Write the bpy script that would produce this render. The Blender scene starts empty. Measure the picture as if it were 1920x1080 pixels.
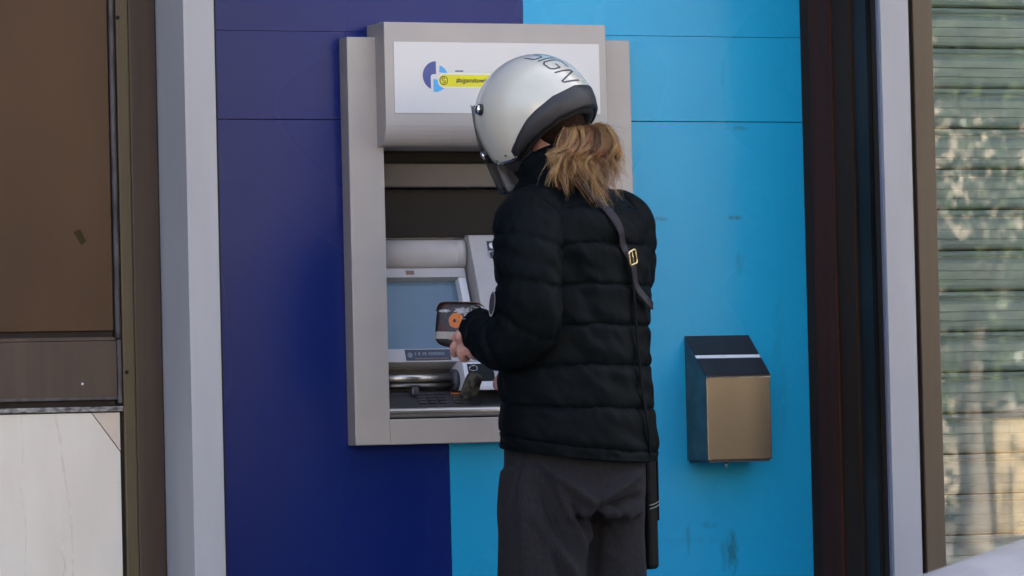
import bpy, bmesh, math, random
import numpy as np
from mathutils import Vector, Matrix

random.seed(7)
rng = np.random.default_rng(7)
S = bpy.context.scene
COL = S.collection
R = math.radians

# ------------------------------------------------------------------ camera
YAW, PITCH, ROLL = R(24.0), R(1.6923), R(1.35)
vd = Vector((math.sin(YAW)*math.cos(PITCH), math.cos(YAW)*math.cos(PITCH), math.sin(PITCH)))
r0 = vd.cross(Vector((0, 0, 1))).normalized(); u0 = r0.cross(vd)
cr = math.cos(ROLL)*r0 - math.sin(ROLL)*u0
cu = math.cos(ROLL)*u0 + math.sin(ROLL)*r0
camd = bpy.data.cameras.new('camera'); cam = bpy.data.objects.new('camera', camd); COL.objects.link(cam)
cam.matrix_world = Matrix(((cr.x, cu.x, -vd.x, -4.4741), (cr.y, cu.y, -vd.y, -10.049), (cr.z, cu.z, -vd.z, 0.98), (0, 0, 0, 1)))
camd.sensor_width = 36.0; camd.lens = 165.0; camd.clip_start = 0.1; camd.clip_end = 600
camd.dof.use_dof = True; camd.dof.focus_distance = 10.55; camd.dof.aperture_fstop = 8.0
S.camera = cam

# ------------------------------------------------------------------ sky, sun, exposure
SUN_EL, SUN_AZ = R(40), R(32)          # sun stands behind the building: the front lies in open shade
W = bpy.data.worlds.new('World'); S.world = W; W.use_nodes = True
wn = W.node_tree.nodes; wl = W.node_tree.links
bg = wn['Background']; bg.inputs[1].default_value = 0.15
sky = wn.new('ShaderNodeTexSky'); sky.sky_type = 'NISHITA'; sky.sun_disc = False
sky.sun_elevation = SUN_EL; sky.sun_rotation = SUN_AZ
sky.altitude = 100; sky.air_density = 0.75; sky.dust_density = 10.0; sky.ozone_density = 0.0
wl.new(sky.outputs[0], bg.inputs[0])
sd = bpy.data.lights.new('sun', 'SUN'); so = bpy.data.objects.new('sun', sd); COL.objects.link(so)
sd.energy = 4.5; sd.angle = R(0.5); sd.color = (1.0, 0.94, 0.85)
sdir = Vector((math.sin(SUN_AZ)*math.cos(SUN_EL), math.cos(SUN_AZ)*math.cos(SUN_EL), math.sin(SUN_EL)))
so.rotation_euler = sdir.to_track_quat('Z', 'Y').to_euler(); so.location = (0, 0, 30)
S.view_settings.view_transform = 'Standard'; S.view_settings.look = 'None'
S.view_settings.gamma = 1.0; S.view_settings.exposure = 2.73
S.render.engine = 'CYCLES'

# ------------------------------------------------------------------ materials
def nd(nt, t, **k):
    n = nt.nodes.new(t)
    for a, b in k.items(): setattr(n, a, b)
    return n
def mat(name, col, rough=0.5, metal=0.0, col2=None, scale=20.0, stretch=(1, 1, 1), detail=5.0, bump=0.0, bscale=None,
        spec=0.5, coat=0.0, lo=0.35, hi=0.65, rvar=0.0, emis=0.0, sheen=0.0):
    m = bpy.data.materials.new(name); m.use_nodes = True
    nt = m.node_tree; b = nt.nodes['Principled BSDF']
    b.inputs['Base Color'].default_value = (*col, 1); b.inputs['Roughness'].default_value = rough
    b.inputs['Metallic'].default_value = metal; b.inputs['Specular IOR Level'].default_value = spec
    b.inputs['Coat Weight'].default_value = coat; b.inputs['Coat Roughness'].default_value = 0.06
    if sheen:
        b.inputs['Sheen Weight'].default_value = sheen; b.inputs['Sheen Roughness'].default_value = 0.4
    if emis:
        b.inputs['Emission Color'].default_value = (*col, 1); b.inputs['Emission Strength'].default_value = emis
    tc = nd(nt, 'ShaderNodeTexCoord'); mp = nd(nt, 'ShaderNodeMapping'); mp.inputs['Scale'].default_value = stretch
    nt.links.new(tc.outputs['Object'], mp.inputs[0])
    if col2 is not None or rvar:
        nz = nd(nt, 'ShaderNodeTexNoise'); nz.inputs['Scale'].default_value = scale; nz.inputs['Detail'].default_value = detail
        nt.links.new(mp.outputs[0], nz.inputs['Vector'])
        mr = nd(nt, 'ShaderNodeMapRange'); mr.inputs['From Min'].default_value = lo; mr.inputs['From Max'].default_value = hi
        nt.links.new(nz.outputs[0], mr.inputs[0])
        if col2 is not None:
            mx = nd(nt, 'ShaderNodeMix', data_type='RGBA'); mx.inputs[6].default_value = (*col, 1); mx.inputs[7].default_value = (*col2, 1)
            nt.links.new(mr.outputs[0], mx.inputs[0]); nt.links.new(mx.outputs[2], b.inputs['Base Color'])
        if rvar:
            m2 = nd(nt, 'ShaderNodeMapRange'); m2.inputs['To Min'].default_value = rough-rvar; m2.inputs['To Max'].default_value = rough+rvar
            nt.links.new(nz.outputs[0], m2.inputs[0]); nt.links.new(m2.outputs[0], b.inputs['Roughness'])
    if bump:
        n2 = nd(nt, 'ShaderNodeTexNoise'); n2.inputs['Scale'].default_value = bscale or scale*4; n2.inputs['Detail'].default_value = 4
        nt.links.new(mp.outputs[0], n2.inputs['Vector'])
        bp = nd(nt, 'ShaderNodeBump'); bp.inputs['Strength'].default_value = bump; bp.inputs['Distance'].default_value = 0.002
        nt.links.new(n2.outputs[0], bp.inputs['Height']); nt.links.new(bp.outputs[0], b.inputs['Normal'])
    return m
def tint_attr(m, attr='tint'):
    nt = m.node_tree; b = nt.nodes['Principled BSDF']; a = nd(nt, 'ShaderNodeAttribute'); a.attribute_name = attr
    nt.links.new(a.outputs['Color'], b.inputs['Base Color']); return m
def thin_glass(name, tint=(1, 1, 1), rough=0.0, boost=1.0, ior=1.5, gcol=1.0):
    m = bpy.data.materials.new(name); m.use_nodes = True; nt = m.node_tree; nt.nodes.remove(nt.nodes['Principled BSDF'])
    out = nt.nodes['Material Output']; tr = nd(nt, 'ShaderNodeBsdfTransparent'); tr.inputs[0].default_value = (*tint, 1)
    gl = nd(nt, 'ShaderNodeBsdfGlossy'); gl.inputs['Roughness'].default_value = rough; gl.inputs['Color'].default_value = (gcol, gcol, gcol, 1)
    fr = nd(nt, 'ShaderNodeFresnel'); fr.inputs[0].default_value = ior
    mu = nd(nt, 'ShaderNodeMath', operation='MULTIPLY'); mu.inputs[1].default_value = boost; mu.use_clamp = True
    mx = nd(nt, 'ShaderNodeMixShader')
    nt.links.new(fr.outputs[0], mu.inputs[0]); nt.links.new(mu.outputs[0], mx.inputs[0]); nt.links.new(tr.outputs[0], mx.inputs[1]); nt.links.new(gl.outputs[0], mx.inputs[2])
    nt.links.new(mx.outputs[0], out.inputs[0]); return m
def add_stains(m, spots, col, scale=60):
    """dirt smears with a shape of their own: (x, z, half width, half height, strength)"""
    nt = m.node_tree; b = nt.nodes['Principled BSDF']
    src = b.inputs['Base Color'].links[0].from_socket
    tc = nd(nt, 'ShaderNodeTexCoord'); sp = nd(nt, 'ShaderNodeSeparateXYZ'); nt.links.new(tc.outputs['Object'], sp.inputs[0])
    nz = nd(nt, 'ShaderNodeTexNoise'); nz.inputs['Scale'].default_value = scale; nz.inputs['Detail'].default_value = 6
    mp = nd(nt, 'ShaderNodeMapping'); mp.inputs['Scale'].default_value = (1, 1, 0.5); nt.links.new(tc.outputs['Object'], mp.inputs[0]); nt.links.new(mp.outputs[0], nz.inputs['Vector'])
    tot = None
    def M(op, a, bb):
        n = nd(nt, 'ShaderNodeMath', operation=op)
        for i, q in enumerate((a, bb)):
            if isinstance(q, (int, float)): n.inputs[i].default_value = q
            else: nt.links.new(q, n.inputs[i])
        return n.outputs[0]
    for x, z, w, h, s in spots:
        dx = M('DIVIDE', M('SUBTRACT', sp.outputs[0], x), w); dz = M('DIVIDE', M('SUBTRACT', sp.outputs[2], z), h)
        d = M('ADD', M('MULTIPLY', dx, dx), M('MULTIPLY', dz, dz))
        k = M('SUBTRACT', 1.15, d); k = M('MULTIPLY', k, M('SUBTRACT', nz.outputs[0], 0.38)); k = M('MULTIPLY', k, 7.0*s)
        n = nd(nt, 'ShaderNodeMath', operation='MAXIMUM'); nt.links.new(k, n.inputs[0]); n.inputs[1].default_value = 0.0
        q = nd(nt, 'ShaderNodeMath', operation='MINIMUM'); nt.links.new(n.outputs[0], q.inputs[0]); q.inputs[1].default_value = s
        gate = M('LESS_THAN', d, 1.15); o = M('MULTIPLY', q.outputs[0], gate)
        tot = o if tot is None else M('MAXIMUM', tot, o)
    mx = nd(nt, 'ShaderNodeMix', data_type='RGBA'); mx.inputs[7].default_value = (*col, 1)
    nt.links.new(tot, mx.inputs[0]); nt.links.new(src, mx.inputs[6]); nt.links.new(mx.outputs[2], b.inputs['Base Color'])

M_ = {}
M_['navy'] = mat('navy_film', (0.005, 0.0190, 0.150), 0.27, spec=0.24, col2=(0.005, 0.0165, 0.130), scale=2.2, detail=1.0, lo=0.2, hi=0.8, bump=0.04, bscale=220, rvar=0.05)
M_['sky_blue'] = mat('light_blue_film', (0.012, 0.365, 0.640), 0.28, spec=0.30, col2=(0.012, 0.325, 0.585), scale=2.6, detail=1.0, lo=0.2, hi=0.8, bump=0.04, bscale=220, rvar=0.05)
add_stains(M_['sky_blue'], [(0.592, 1.468, 0.022, 0.006, 0.8), (0.392, 1.466, 0.020, 0.006, 0.6), (0.598, 1.683, 0.04, 0.006, 0.45),
    (0.443, 0.700, 0.006, 0.04, 0.45), (0.560, 0.668, 0.018, 0.055, 0.75), (0.535, 0.660, 0.010, 0.04, 0.4), (0.60, 1.36, 0.012, 0.035, 0.25),
    (0.49, 0.70, 0.14, 0.010, 0.12), (0.50, 0.735, 0.03, 0.01, 0.3), (0.70, 1.10, 0.02, 0.20, 0.15)], (0.02, 0.13, 0.16))
M_['atm'] = mat('atm_grey_beige', (0.40, 0.37, 0.345), 0.42, col2=(0.37, 0.345, 0.325), scale=8, bump=0.05, bscale=500, rvar=0.06)
M_['atm_cons'] = mat('console_grey', (0.45, 0.435, 0.435), 0.4, col2=(0.41, 0.395, 0.40), scale=14, bump=0.05, bscale=400)
M_['atm_dark'] = mat('dark_brown_plastic', (0.013, 0.011, 0.011), 0.5, spec=0.18, col2=(0.016, 0.014, 0.014), scale=12)
M_['atm_mid'] = mat('mauve_grey_plastic', (0.070, 0.062, 0.080), 0.35, col2=(0.052, 0.046, 0.060), scale=9)
M_['sign'] = mat('sign_white', (0.60, 0.60, 0.60), 0.3, col2=(0.585, 0.585, 0.585), scale=3)
M_['logo_navy'] = mat('logo_navy', (0.045, 0.075, 0.27), 0.4, col2=(0.04, 0.068, 0.25), scale=30)
M_['logo_blue'] = mat('logo_blue', (0.06, 0.37, 0.72), 0.4, col2=(0.055, 0.35, 0.69), scale=30)
M_['yellow'] = mat('sticker_yellow', (0.72, 0.66, 0.012), 0.45, col2=(0.68, 0.62, 0.012), scale=20)
M_['white_print'] = mat('white_print', (0.72, 0.73, 0.76), 0.45, col2=(0.70, 0.71, 0.74), scale=20)
M_['print_black'] = mat('print_black', (0.03, 0.03, 0.012), 0.5, col2=(0.04, 0.04, 0.02), scale=40)
M_['label_navy'] = mat('label_navy', (0.018, 0.026, 0.055), 0.35, col2=(0.022, 0.03, 0.062), scale=20)
M_['print_grey'] = mat('print_grey', (0.16, 0.18, 0.22), 0.5, col2=(0.13, 0.15, 0.19), scale=200)
M_['label_red'] = mat('label_brown', (0.16, 0.07, 0.05), 0.5, col2=(0.2, 0.12, 0.09), scale=400, stretch=(.1, 1, 1))
M_['screen'] = mat('screen_glow', (0.100, 0.160, 0.225), 0.2, spec=0.3, col2=(0.078, 0.136, 0.20), scale=3, emis=0.02)
M_['steel'] = mat('brushed_steel', (0.55, 0.51, 0.45), 0.36, 1.0, col2=(0.47, 0.44, 0.40), scale=30, stretch=(1, 1, 12), bump=0.03, bscale=300, rvar=0.05)
M_['steel_dk'] = mat('dull_steel', (0.20, 0.185, 0.17), 0.35, 0.9, col2=(0.15, 0.14, 0.13), scale=20, rvar=0.06)
M_['key'] = mat('keypad_key', (0.05, 0.047, 0.05), 0.45, 0.2, col2=(0.035, 0.034, 0.035), scale=60)
M_['key_plate'] = mat('keypad_plate', (0.034, 0.033, 0.036), 0.42, spec=0.35, col2=(0.024, 0.024, 0.026), scale=12)
M_['orange'] = mat('orange_key', (0.35, 0.10, 0.03), 0.5, col2=(0.3, 0.09, 0.03), scale=60)
M_['bin_steel'] = mat('dispenser_brushed_steel', (0.205, 0.176, 0.144), 0.27, 1.0, col2=(0.165, 0.142, 0.118), scale=3.0, stretch=(3, 1, 0.4), detail=0.0, bump=0.02, bscale=900)
M_['bin_dark'] = mat('dispenser_dark_lid', (0.045, 0.045, 0.05), 0.32, 0.4, col2=(0.035, 0.035, 0.04), scale=14)
M_['bronze'] = mat('bronze_panel', (0.066, 0.029, 0.0135), 0.33, 0.0, spec=0.22, col2=(0.040, 0.0195, 0.0100), scale=1.6, stretch=(2, 2, 1), lo=0.25, hi=0.75, rvar=0.08, bump=0.05, bscale=90)
M_['bronze_jamb'] = mat('bronze_jamb', (0.064, 0.043, 0.031), 0.42, 0.1, spec=0.3, col2=(0.050, 0.034, 0.026), scale=4, stretch=(8, 8, 0.4), rvar=0.06)
M_['khaki_jamb'] = mat('khaki_jamb', (0.092, 0.068, 0.036), 0.45, 0.1, spec=0.3, col2=(0.075, 0.056, 0.031), scale=4, stretch=(8, 8, 0.4))
M_['frame_tan'] = mat('tan_frame', (0.105, 0.079, 0.051), 0.45, 0.1, spec=0.3, col2=(0.094, 0.070, 0.046), scale=6, stretch=(8, 8, 0.5))
M_['rev_red'] = mat('reveal_red_brown', (0.062, 0.023, 0.014), 0.45, spec=0.05, col2=(0.042, 0.018, 0.014), scale=4, stretch=(4, 4, 0.3))
M_['rev_brown'] = mat('reveal_dark_brown', (0.036, 0.022, 0.014), 0.45, spec=0.05, col2=(0.030, 0.019, 0.013), scale=4, stretch=(4, 4, 0.3))
M_['rev_slate'] = mat('reveal_slate', (0.024, 0.027, 0.029), 0.4, spec=0.10, col2=(0.011, 0.013, 0.014), scale=3)
M_['black'] = mat('black_gasket', (0.004, 0.004, 0.004), 0.5, spec=0.2, col2=(0.006, 0.006, 0.0055), scale=30)
M_['dk_red'] = mat('dark_red_gap_fill', (0.010, 0.005, 0.0045), 0.5, spec=0.2, col2=(0.018, 0.011, 0.01), scale=10)  # fills dark gaps; above the rail it is painted shadow
M_['white_trim'] = mat('white_grey_composite', (0.32, 0.32, 0.335), 0.45, col2=(0.30, 0.30, 0.315), scale=5, stretch=(3, 3, 0.6), bump=0.03, bscale=150)
M_['lav'] = mat('lavender_edge', (0.16, 0.155, 0.23), 0.4, col2=(0.14, 0.135, 0.2), scale=8)
M_['marble'] = mat('cream_marble', (0.64, 0.595, 0.515), 0.45, spec=0.3, col2=(0.56, 0.51, 0.43), scale=4, stretch=(2.2, 1, 0.7), detail=9, lo=0.3, hi=0.7, bump=0.06, bscale=60)
M_['marble_pink'] = mat('pink_marble', (0.56, 0.47, 0.38), 0.4, col2=(0.52, 0.43, 0.345), scale=12)
M_['crust'] = mat('crusty_sealant', (0.30, 0.285, 0.26), 0.7, col2=(0.05, 0.04, 0.035), scale=60, stretch=(1, 1, 3), detail=8, bump=0.5, bscale=200)
M_['seal'] = mat('weathered_seal', (0.075, 0.065, 0.065), 0.6, col2=(0.028, 0.022, 0.022), scale=50, stretch=(1, 1, 0.25), detail=8, bump=0.4, bscale=200)
M_['tape'] = mat('olive_tape', (0.036, 0.028, 0.007), 0.7, spec=0.1, col2=(0.030, 0.024, 0.007), scale=80)
M_['plaster'] = mat('upper_facade_plaster', (0.42, 0.39, 0.34), 0.8, col2=(0.36, 0.33, 0.29), scale=1.5, bump=0.1, bscale=60)
M_['interior'] = mat('dark_interior', (0.05, 0.05, 0.05), 0.8, col2=(0.04, 0.04, 0.04), scale=3)
M_['slat'] = mat('grey_green_slat', (0.28, 0.375, 0.38), 0.34, col2=(0.21, 0.29, 0.30), scale=6, stretch=(0.5, 1, 4), rvar=0.05)
M_['pane'] = thin_glass('window_glass', (0.97, 0.985, 0.975), 0.0, 1.9)
M_['jacket'] = mat('jacket_nylon', (0.0044, 0.0060, 0.0070), 0.55, col2=(0.0030, 0.0044, 0.0048), scale=10, bump=0.10, bscale=420, spec=0.045)
M_['strap'] = mat('strap_mauve_leather', (0.022, 0.018, 0.026), 0.5, spec=0.2, col2=(0.018, 0.015, 0.021), scale=60, bump=0.15, bscale=500)
M_['brass'] = mat('brass_buckle', (0.72, 0.60, 0.30), 0.28, 1.0, col2=(0.62, 0.50, 0.24), scale=60)
M_['trouser'] = mat('charcoal_wool', (0.0155, 0.0148, 0.0162), 0.9, col2=(0.023, 0.022, 0.0236), scale=320, stretch=(1, 1, 0.3), detail=3, bump=0.2, bscale=600, sheen=0.03, spec=0.1)
M_['bag'] = mat('black_bag_leather', (0.005, 0.005, 0.006), 0.5, spec=0.1, col2=(0.007, 0.007, 0.008), scale=60, bump=0.2, bscale=300)
M_['skin'] = mat('skin', (0.48, 0.26, 0.20), 0.5, col2=(0.40, 0.185, 0.15), scale=35, bump=0.12, bscale=250)
M_['skin'].node_tree.nodes['Principled BSDF'].inputs['Subsurface Weight'].default_value = 0.12
M_['skin'].node_tree.nodes['Principled BSDF'].inputs['Subsurface Radius'].default_value = (0.01, 0.004, 0.002)
M_['shoe'] = mat('black_shoe', (0.012, 0.012, 0.013), 0.4, col2=(0.02, 0.02, 0.02), scale=40)
M_['hair'] = tint_attr(mat('blond_hair', (0.3, 0.17, 0.07), 0.42, spec=0.5))
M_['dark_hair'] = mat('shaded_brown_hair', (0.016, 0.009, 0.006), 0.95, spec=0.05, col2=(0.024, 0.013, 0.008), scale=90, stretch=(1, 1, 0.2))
M_['helmet'] = mat('pearl_white_helmet', (0.57, 0.545, 0.465), 0.25, col2=(0.545, 0.52, 0.44), scale=9, coat=0.7, detail=8)
M_['helm_trim'] = mat('black_helmet_trim', (0.020, 0.018, 0.021), 0.5, col2=(0.016, 0.0145, 0.017), scale=30, bump=0.15, bscale=500)
M_['helm_lining'] = mat('dark_lining', (0.007, 0.007, 0.008), 0.9, col2=(0.010, 0.009, 0.010), scale=60, bump=0.3, bscale=400)
M_['helm_text'] = mat('grey_lettering', (0.022, 0.025, 0.032), 0.35, col2=(0.028, 0.031, 0.038), scale=40)
M_['chrome'] = mat('chrome_snap', (0.75, 0.76, 0.78), 0.1, 1.0, col2=(0.7, 0.71, 0.73), scale=50)
M_['visor'] = mat('smoked_visor', (0.022, 0.022, 0.024), 0.18, spec=0.25, col2=(0.028, 0.028, 0.030), scale=20)
M_['visor'].node_tree.nodes['Principled BSDF'].inputs['Alpha'].default_value = 0.62
M_['purse'] = None
M_['thread'] = mat('pale_thread', (0.30, 0.30, 0.29), 0.7, col2=(0.20, 0.2, 0.2), scale=300)
M_['patch'] = mat('sleeve_patch', (0.030, 0.022, 0.024), 0.6, col2=(0.05, 0.04, 0.04), scale=200)
M_['thread_w'] = mat('white_thread', (0.42, 0.40, 0.40), 0.7, col2=(0.36, 0.34, 0.34), scale=300)
M_['car'] = mat('car_white_paint', (0.56, 0.53, 0.53), 0.35, col2=(0.52, 0.49, 0.49), scale=14, coat=0.4, detail=8, rvar=0.06)
M_['car_glass'] = mat('car_glass', (0.012, 0.014, 0.016), 0.06, col2=(0.015, 0.017, 0.019), scale=3)
M_['rubber'] = mat('tyre_rubber', (0.018, 0.018, 0.018), 0.8, col2=(0.026, 0.025, 0.024), scale=30, bump=0.2)
M_['alloy'] = mat('alloy_rim', (0.45, 0.45, 0.46), 0.35, 0.9, col2=(0.38, 0.38, 0.39), scale=20)
M_['lamp'] = mat('headlamp', (0.5, 0.5, 0.52), 0.08, col2=(0.4, 0.4, 0.42), scale=40, coat=0.6)
M_['red_lamp'] = mat('tail_lamp', (0.25, 0.012, 0.01), 0.15, col2=(0.2, 0.01, 0.01), scale=40, coat=0.6)
M_['asphalt'] = mat('asphalt', (0.055, 0.055, 0.055), 0.85, col2=(0.04, 0.04, 0.042), scale=3, bump=0.4, bscale=120)
M_['paving'] = mat('pavement_concrete', (0.36, 0.34, 0.31), 0.8, col2=(0.30, 0.285, 0.26), scale=2, bump=0.2, bscale=60)
M_['kerb'] = mat('kerb_stone', (0.30, 0.29, 0.27), 0.75, col2=(0.24, 0.23, 0.22), scale=5, bump=0.2, bscale=60)
M_['soil'] = mat('ground_earth', (0.16, 0.14, 0.11), 0.9, col2=(0.12, 0.105, 0.085), scale=0.4)
M_['ochre'] = mat('ochre_render', (0.62, 0.50, 0.30), 0.8, col2=(0.52, 0.41, 0.25), scale=4, stretch=(0.4, 1, 4), bump=0.1)
M_['cream_b'] = mat('cream_render', (0.50, 0.44, 0.35), 0.8, col2=(0.44, 0.38, 0.30), scale=0.6, bump=0.1)
M_['win_dark'] = mat('dark_window', (0.02, 0.023, 0.026), 0.1, col2=(0.03, 0.033, 0.036), scale=1)
M_['bark'] = mat('pale_bark', (0.38, 0.33, 0.27), 0.9, col2=(0.24, 0.2, 0.16), scale=12, stretch=(1, 1, 0.3), bump=0.5, bscale=40)
M_['leaf'] = tint_attr(mat('street_tree_leaf', (0.06, 0.09, 0.03), 0.4))

# ------------------------------------------------------------------ mesh helpers
def setp(o, label=None, cat=None, group=None, kind=None):
    if label: o['label'] = label
    if cat: o['category'] = cat
    if group: o['group'] = group
    if kind: o['kind'] = kind
    return o
def empty(name, loc, label, cat, rz=0.0, group=None):
    o = bpy.data.objects.new(name, None); COL.objects.link(o); o.location = loc; o.rotation_euler = (0, 0, rz)
    o.empty_display_size = 0.1
    return setp(o, label, cat, group)
def link(name, me, m, parent=None, local=False):
    o = bpy.data.objects.new(name, me); COL.objects.link(o)
    if m is not None and not me.materials: me.materials.append(m)
    if parent is not None:
        o.parent = parent
        if not local:                      # mesh is in world metres: cancel the (unrotated) parents' offsets
            off = Vector((0, 0, 0)); p = parent
            if p.type == 'EMPTY': off = Vector(p.location)
            o.matrix_parent_inverse = Matrix.Translation(-off)
    return o
def mesh(name, V, F, smooth=False):
    me = bpy.data.meshes.new(name); me.from_pydata([tuple(map(float, p)) for p in V], [], [tuple(map(int, f)) for f in F]); me.update()
    if smooth: me.shade_smooth()
    return me
def mk(name, V, F, m, parent=None, smooth=False, local=False):
    return link(name, mesh(name, V, F, smooth), m, parent, local)
def finish_bm(bm, name, smooth=False):
    bmesh.ops.recalc_face_normals(bm, faces=bm.faces[:])
    me = bpy.data.meshes.new(name); bm.to_mesh(me); bm.free()
    if smooth: me.shade_smooth()
    return me
def box(name, x0, x1, y0, y1, z0, z1, m, parent=None, bev=0.0, seg=2, local=False):
    bm = bmesh.new(); bmesh.ops.create_cube(bm, size=1.0)
    for v in bm.verts: v.co = Vector(((x0+x1)/2+v.co.x*(x1-x0), (y0+y1)/2+v.co.y*(y1-y0), (z0+z1)/2+v.co.z*(z1-z0)))
    if bev: bmesh.ops.bevel(bm, geom=bm.edges[:], offset=bev, segments=seg, affect='EDGES', profile=0.5)
    return link(name, finish_bm(bm, name), m, parent, local)
def prism(name, poly, axis, a, b, m, parent=None, bev=0.0, local=False, smooth=False):
    """poly = 2D outline; extruded along axis ('x': poly is (y,z); 'y': poly is (x,z); 'z': poly is (x,y)) from a to b"""
    def P(p, t): return {'x': (t, p[0], p[1]), 'y': (p[0], t, p[1]), 'z': (p[0], p[1], t)}[axis]
    bm = bmesh.new(); A = [bm.verts.new(P(p, a)) for p in poly]; B = [bm.verts.new(P(p, b)) for p in poly]
    bm.faces.new(A); bm.faces.new(B[::-1]); n = len(poly)
    for i in range(n): bm.faces.new((A[i], B[i], B[(i+1) % n], A[(i+1) % n]))
    if bev: bmesh.ops.bevel(bm, geom=bm.edges[:], offset=bev, segments=2, affect='EDGES', profile=0.5)
    return link(name, finish_bm(bm, name, smooth), m, parent, local)
def loft_vf(rings, cap=True):
    rings = np.asarray(rings, float); n, k, _ = rings.shape
    V = rings.reshape(-1, 3); F = []
    for i in range(n-1):
        for j in range(k):
            j2 = (j+1) % k; F.append((i*k+j, i*k+j2, (i+1)*k+j2, (i+1)*k+j))
    V = list(map(tuple, V))
    if cap:
        for i, fl in ((0, True), (n-1, False)):
            c = len(V); V.append(tuple(rings[i].mean(0)))
            for j in range(k):
                j2 = (j+1) % k
                F.append((i*k+j2, i*k+j, c) if fl else (i*k+j, i*k+j2, c))
    return V, F
def catmull(P, n):
    P = np.asarray(P, float); Q = np.vstack([2*P[0]-P[1], P, 2*P[-1]-P[-2]]); out = []
    segs = len(P)-1
    for t in np.linspace(0, segs, n):
        i = min(int(t), segs-1); f = t-i; p0, p1, p2, p3 = Q[i:i+4]
        out.append(0.5*((2*p1)+(-p0+p2)*f+(2*p0-5*p1+4*p2-p3)*f*f+(-p0+3*p1-3*p2+p3)*f**3))
    return np.array(out)
def frames(path):
    T = np.gradient(path, axis=0); T /= np.linalg.norm(T, axis=1)[:, None]+1e-12
    a = np.array([1., 0, 0]) if abs(T[0][0]) < 0.8 else np.array([0, 1., 0])
    N = [np.cross(T[0], np.cross(a, T[0]))]; N[0] /= np.linalg.norm(N[0])
    for i in range(1, len(path)):
        v = N[-1]-T[i]*np.dot(N[-1], T[i]); N.append(v/np.linalg.norm(v))
    N = np.array(N); B = np.cross(T, N); return T, N, B
def tube_rings(path, rad, k=12, flat=1.0):
    path = np.asarray(path, float); rad = np.broadcast_to(np.asarray(rad, float), (len(path),))
    T, N, B = frames(path); a = np.linspace(0, 2*np.pi, k, endpoint=False)
    return path[:, None, :]+rad[:, None, None]*(np.cos(a)[None, :, None]*N[:, None, :]+flat*np.sin(a)[None, :, None]*B[:, None, :])
def tube(name, pts, rad, m, parent=None, k=10, n=None, local=False, smooth=True):
    p = catmull(pts, n) if n else np.asarray(pts, float)
    if not np.isscalar(rad): rad = np.interp(np.linspace(0, 1, len(p)), np.linspace(0, 1, len(rad)), rad)
    V, F = loft_vf(tube_rings(p, rad, k)); return mk(name, V, F, m, parent, smooth, local)
def ellipsoid_vf(c, ax, nu=20, nv=14):
    """ax: 3 axis vectors (already scaled)"""
    c = np.asarray(c, float); ax = np.asarray(ax, float); rings = []
    for i in range(nv+1):
        ph = -math.pi/2+math.pi*i/nv; z = math.sin(ph)*0.9999; rr = max(math.cos(ph), 0.01)
        rings.append([c+ax[0]*rr*math.cos(t)+ax[1]*rr*math.sin(t)+ax[2]*z for t in np.linspace(0, 2*np.pi, nu, endpoint=False)])
    return loft_vf(rings)
def merge(parts):
    V, F = [], []
    for v, f in parts:
        o = len(V); V += list(map(tuple, v)); F += [tuple(i+o for i in q) for q in f]
    return V, F
_tab = rng.random(4096)
def vnoise(P):
    P = np.asarray(P, float); I = np.floor(P).astype(np.int64); f = P-I; f = f*f*(3-2*f); out = 0
    def h(a, b, c): return _tab[((a*73856093) ^ (b*19349663) ^ (c*83492791)) & 4095]
    for dx in (0, 1):
        for dy in (0, 1):
            for dz in (0, 1):
                w = (f[..., 0] if dx else 1-f[..., 0])*(f[..., 1] if dy else 1-f[..., 1])*(f[..., 2] if dz else 1-f[..., 2])
                out = out+w*h(I[..., 0]+dx, I[..., 1]+dy, I[..., 2]+dz)
    return out*2-1
def remesh_union(parts, voxel, smooth_it=2):
    V, F = merge(parts); me = mesh('tmp', V, F); o = bpy.data.objects.new('tmp', me); COL.objects.link(o)
    md = o.modifiers.new('r', 'REMESH'); md.mode = 'VOXEL'; md.voxel_size = voxel; md.use_smooth_shade = True
    sm = o.modifiers.new('s', 'SMOOTH'); sm.factor = 0.5; sm.iterations = smooth_it
    dg = bpy.context.evaluated_depsgraph_get(); out = bpy.data.meshes.new_from_object(o.evaluated_get(dg))
    bpy.data.objects.remove(o); bpy.data.meshes.remove(me); return out
def get_vn(me):
    n = len(me.vertices); P = np.empty(n*3); me.vertices.foreach_get('co', P); N = np.empty(n*3); me.vertices.foreach_get('normal', N)
    return P.reshape(-1, 3), N.reshape(-1, 3)
def set_v(me, P): me.vertices.foreach_set('co', P.ravel()); me.update()
def text_mesh(s, size, shear=0.0, bold=0.0, ext=0.0004):
    c = bpy.data.curves.new('t', 'FONT'); c.body = s; c.size = size; c.shear = shear; c.extrude = ext; c.offset = bold
    c.resolution_u = 3; o = bpy.data.objects.new('t', c); COL.objects.link(o)
    dg = bpy.context.evaluated_depsgraph_get(); me = bpy.data.meshes.new_from_object(o.evaluated_get(dg)); bpy.data.objects.remove(o); return me
def sub(name, parent, V, F, m, smooth=False): return mk(name, V, F, m, parent, smooth, True)

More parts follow.
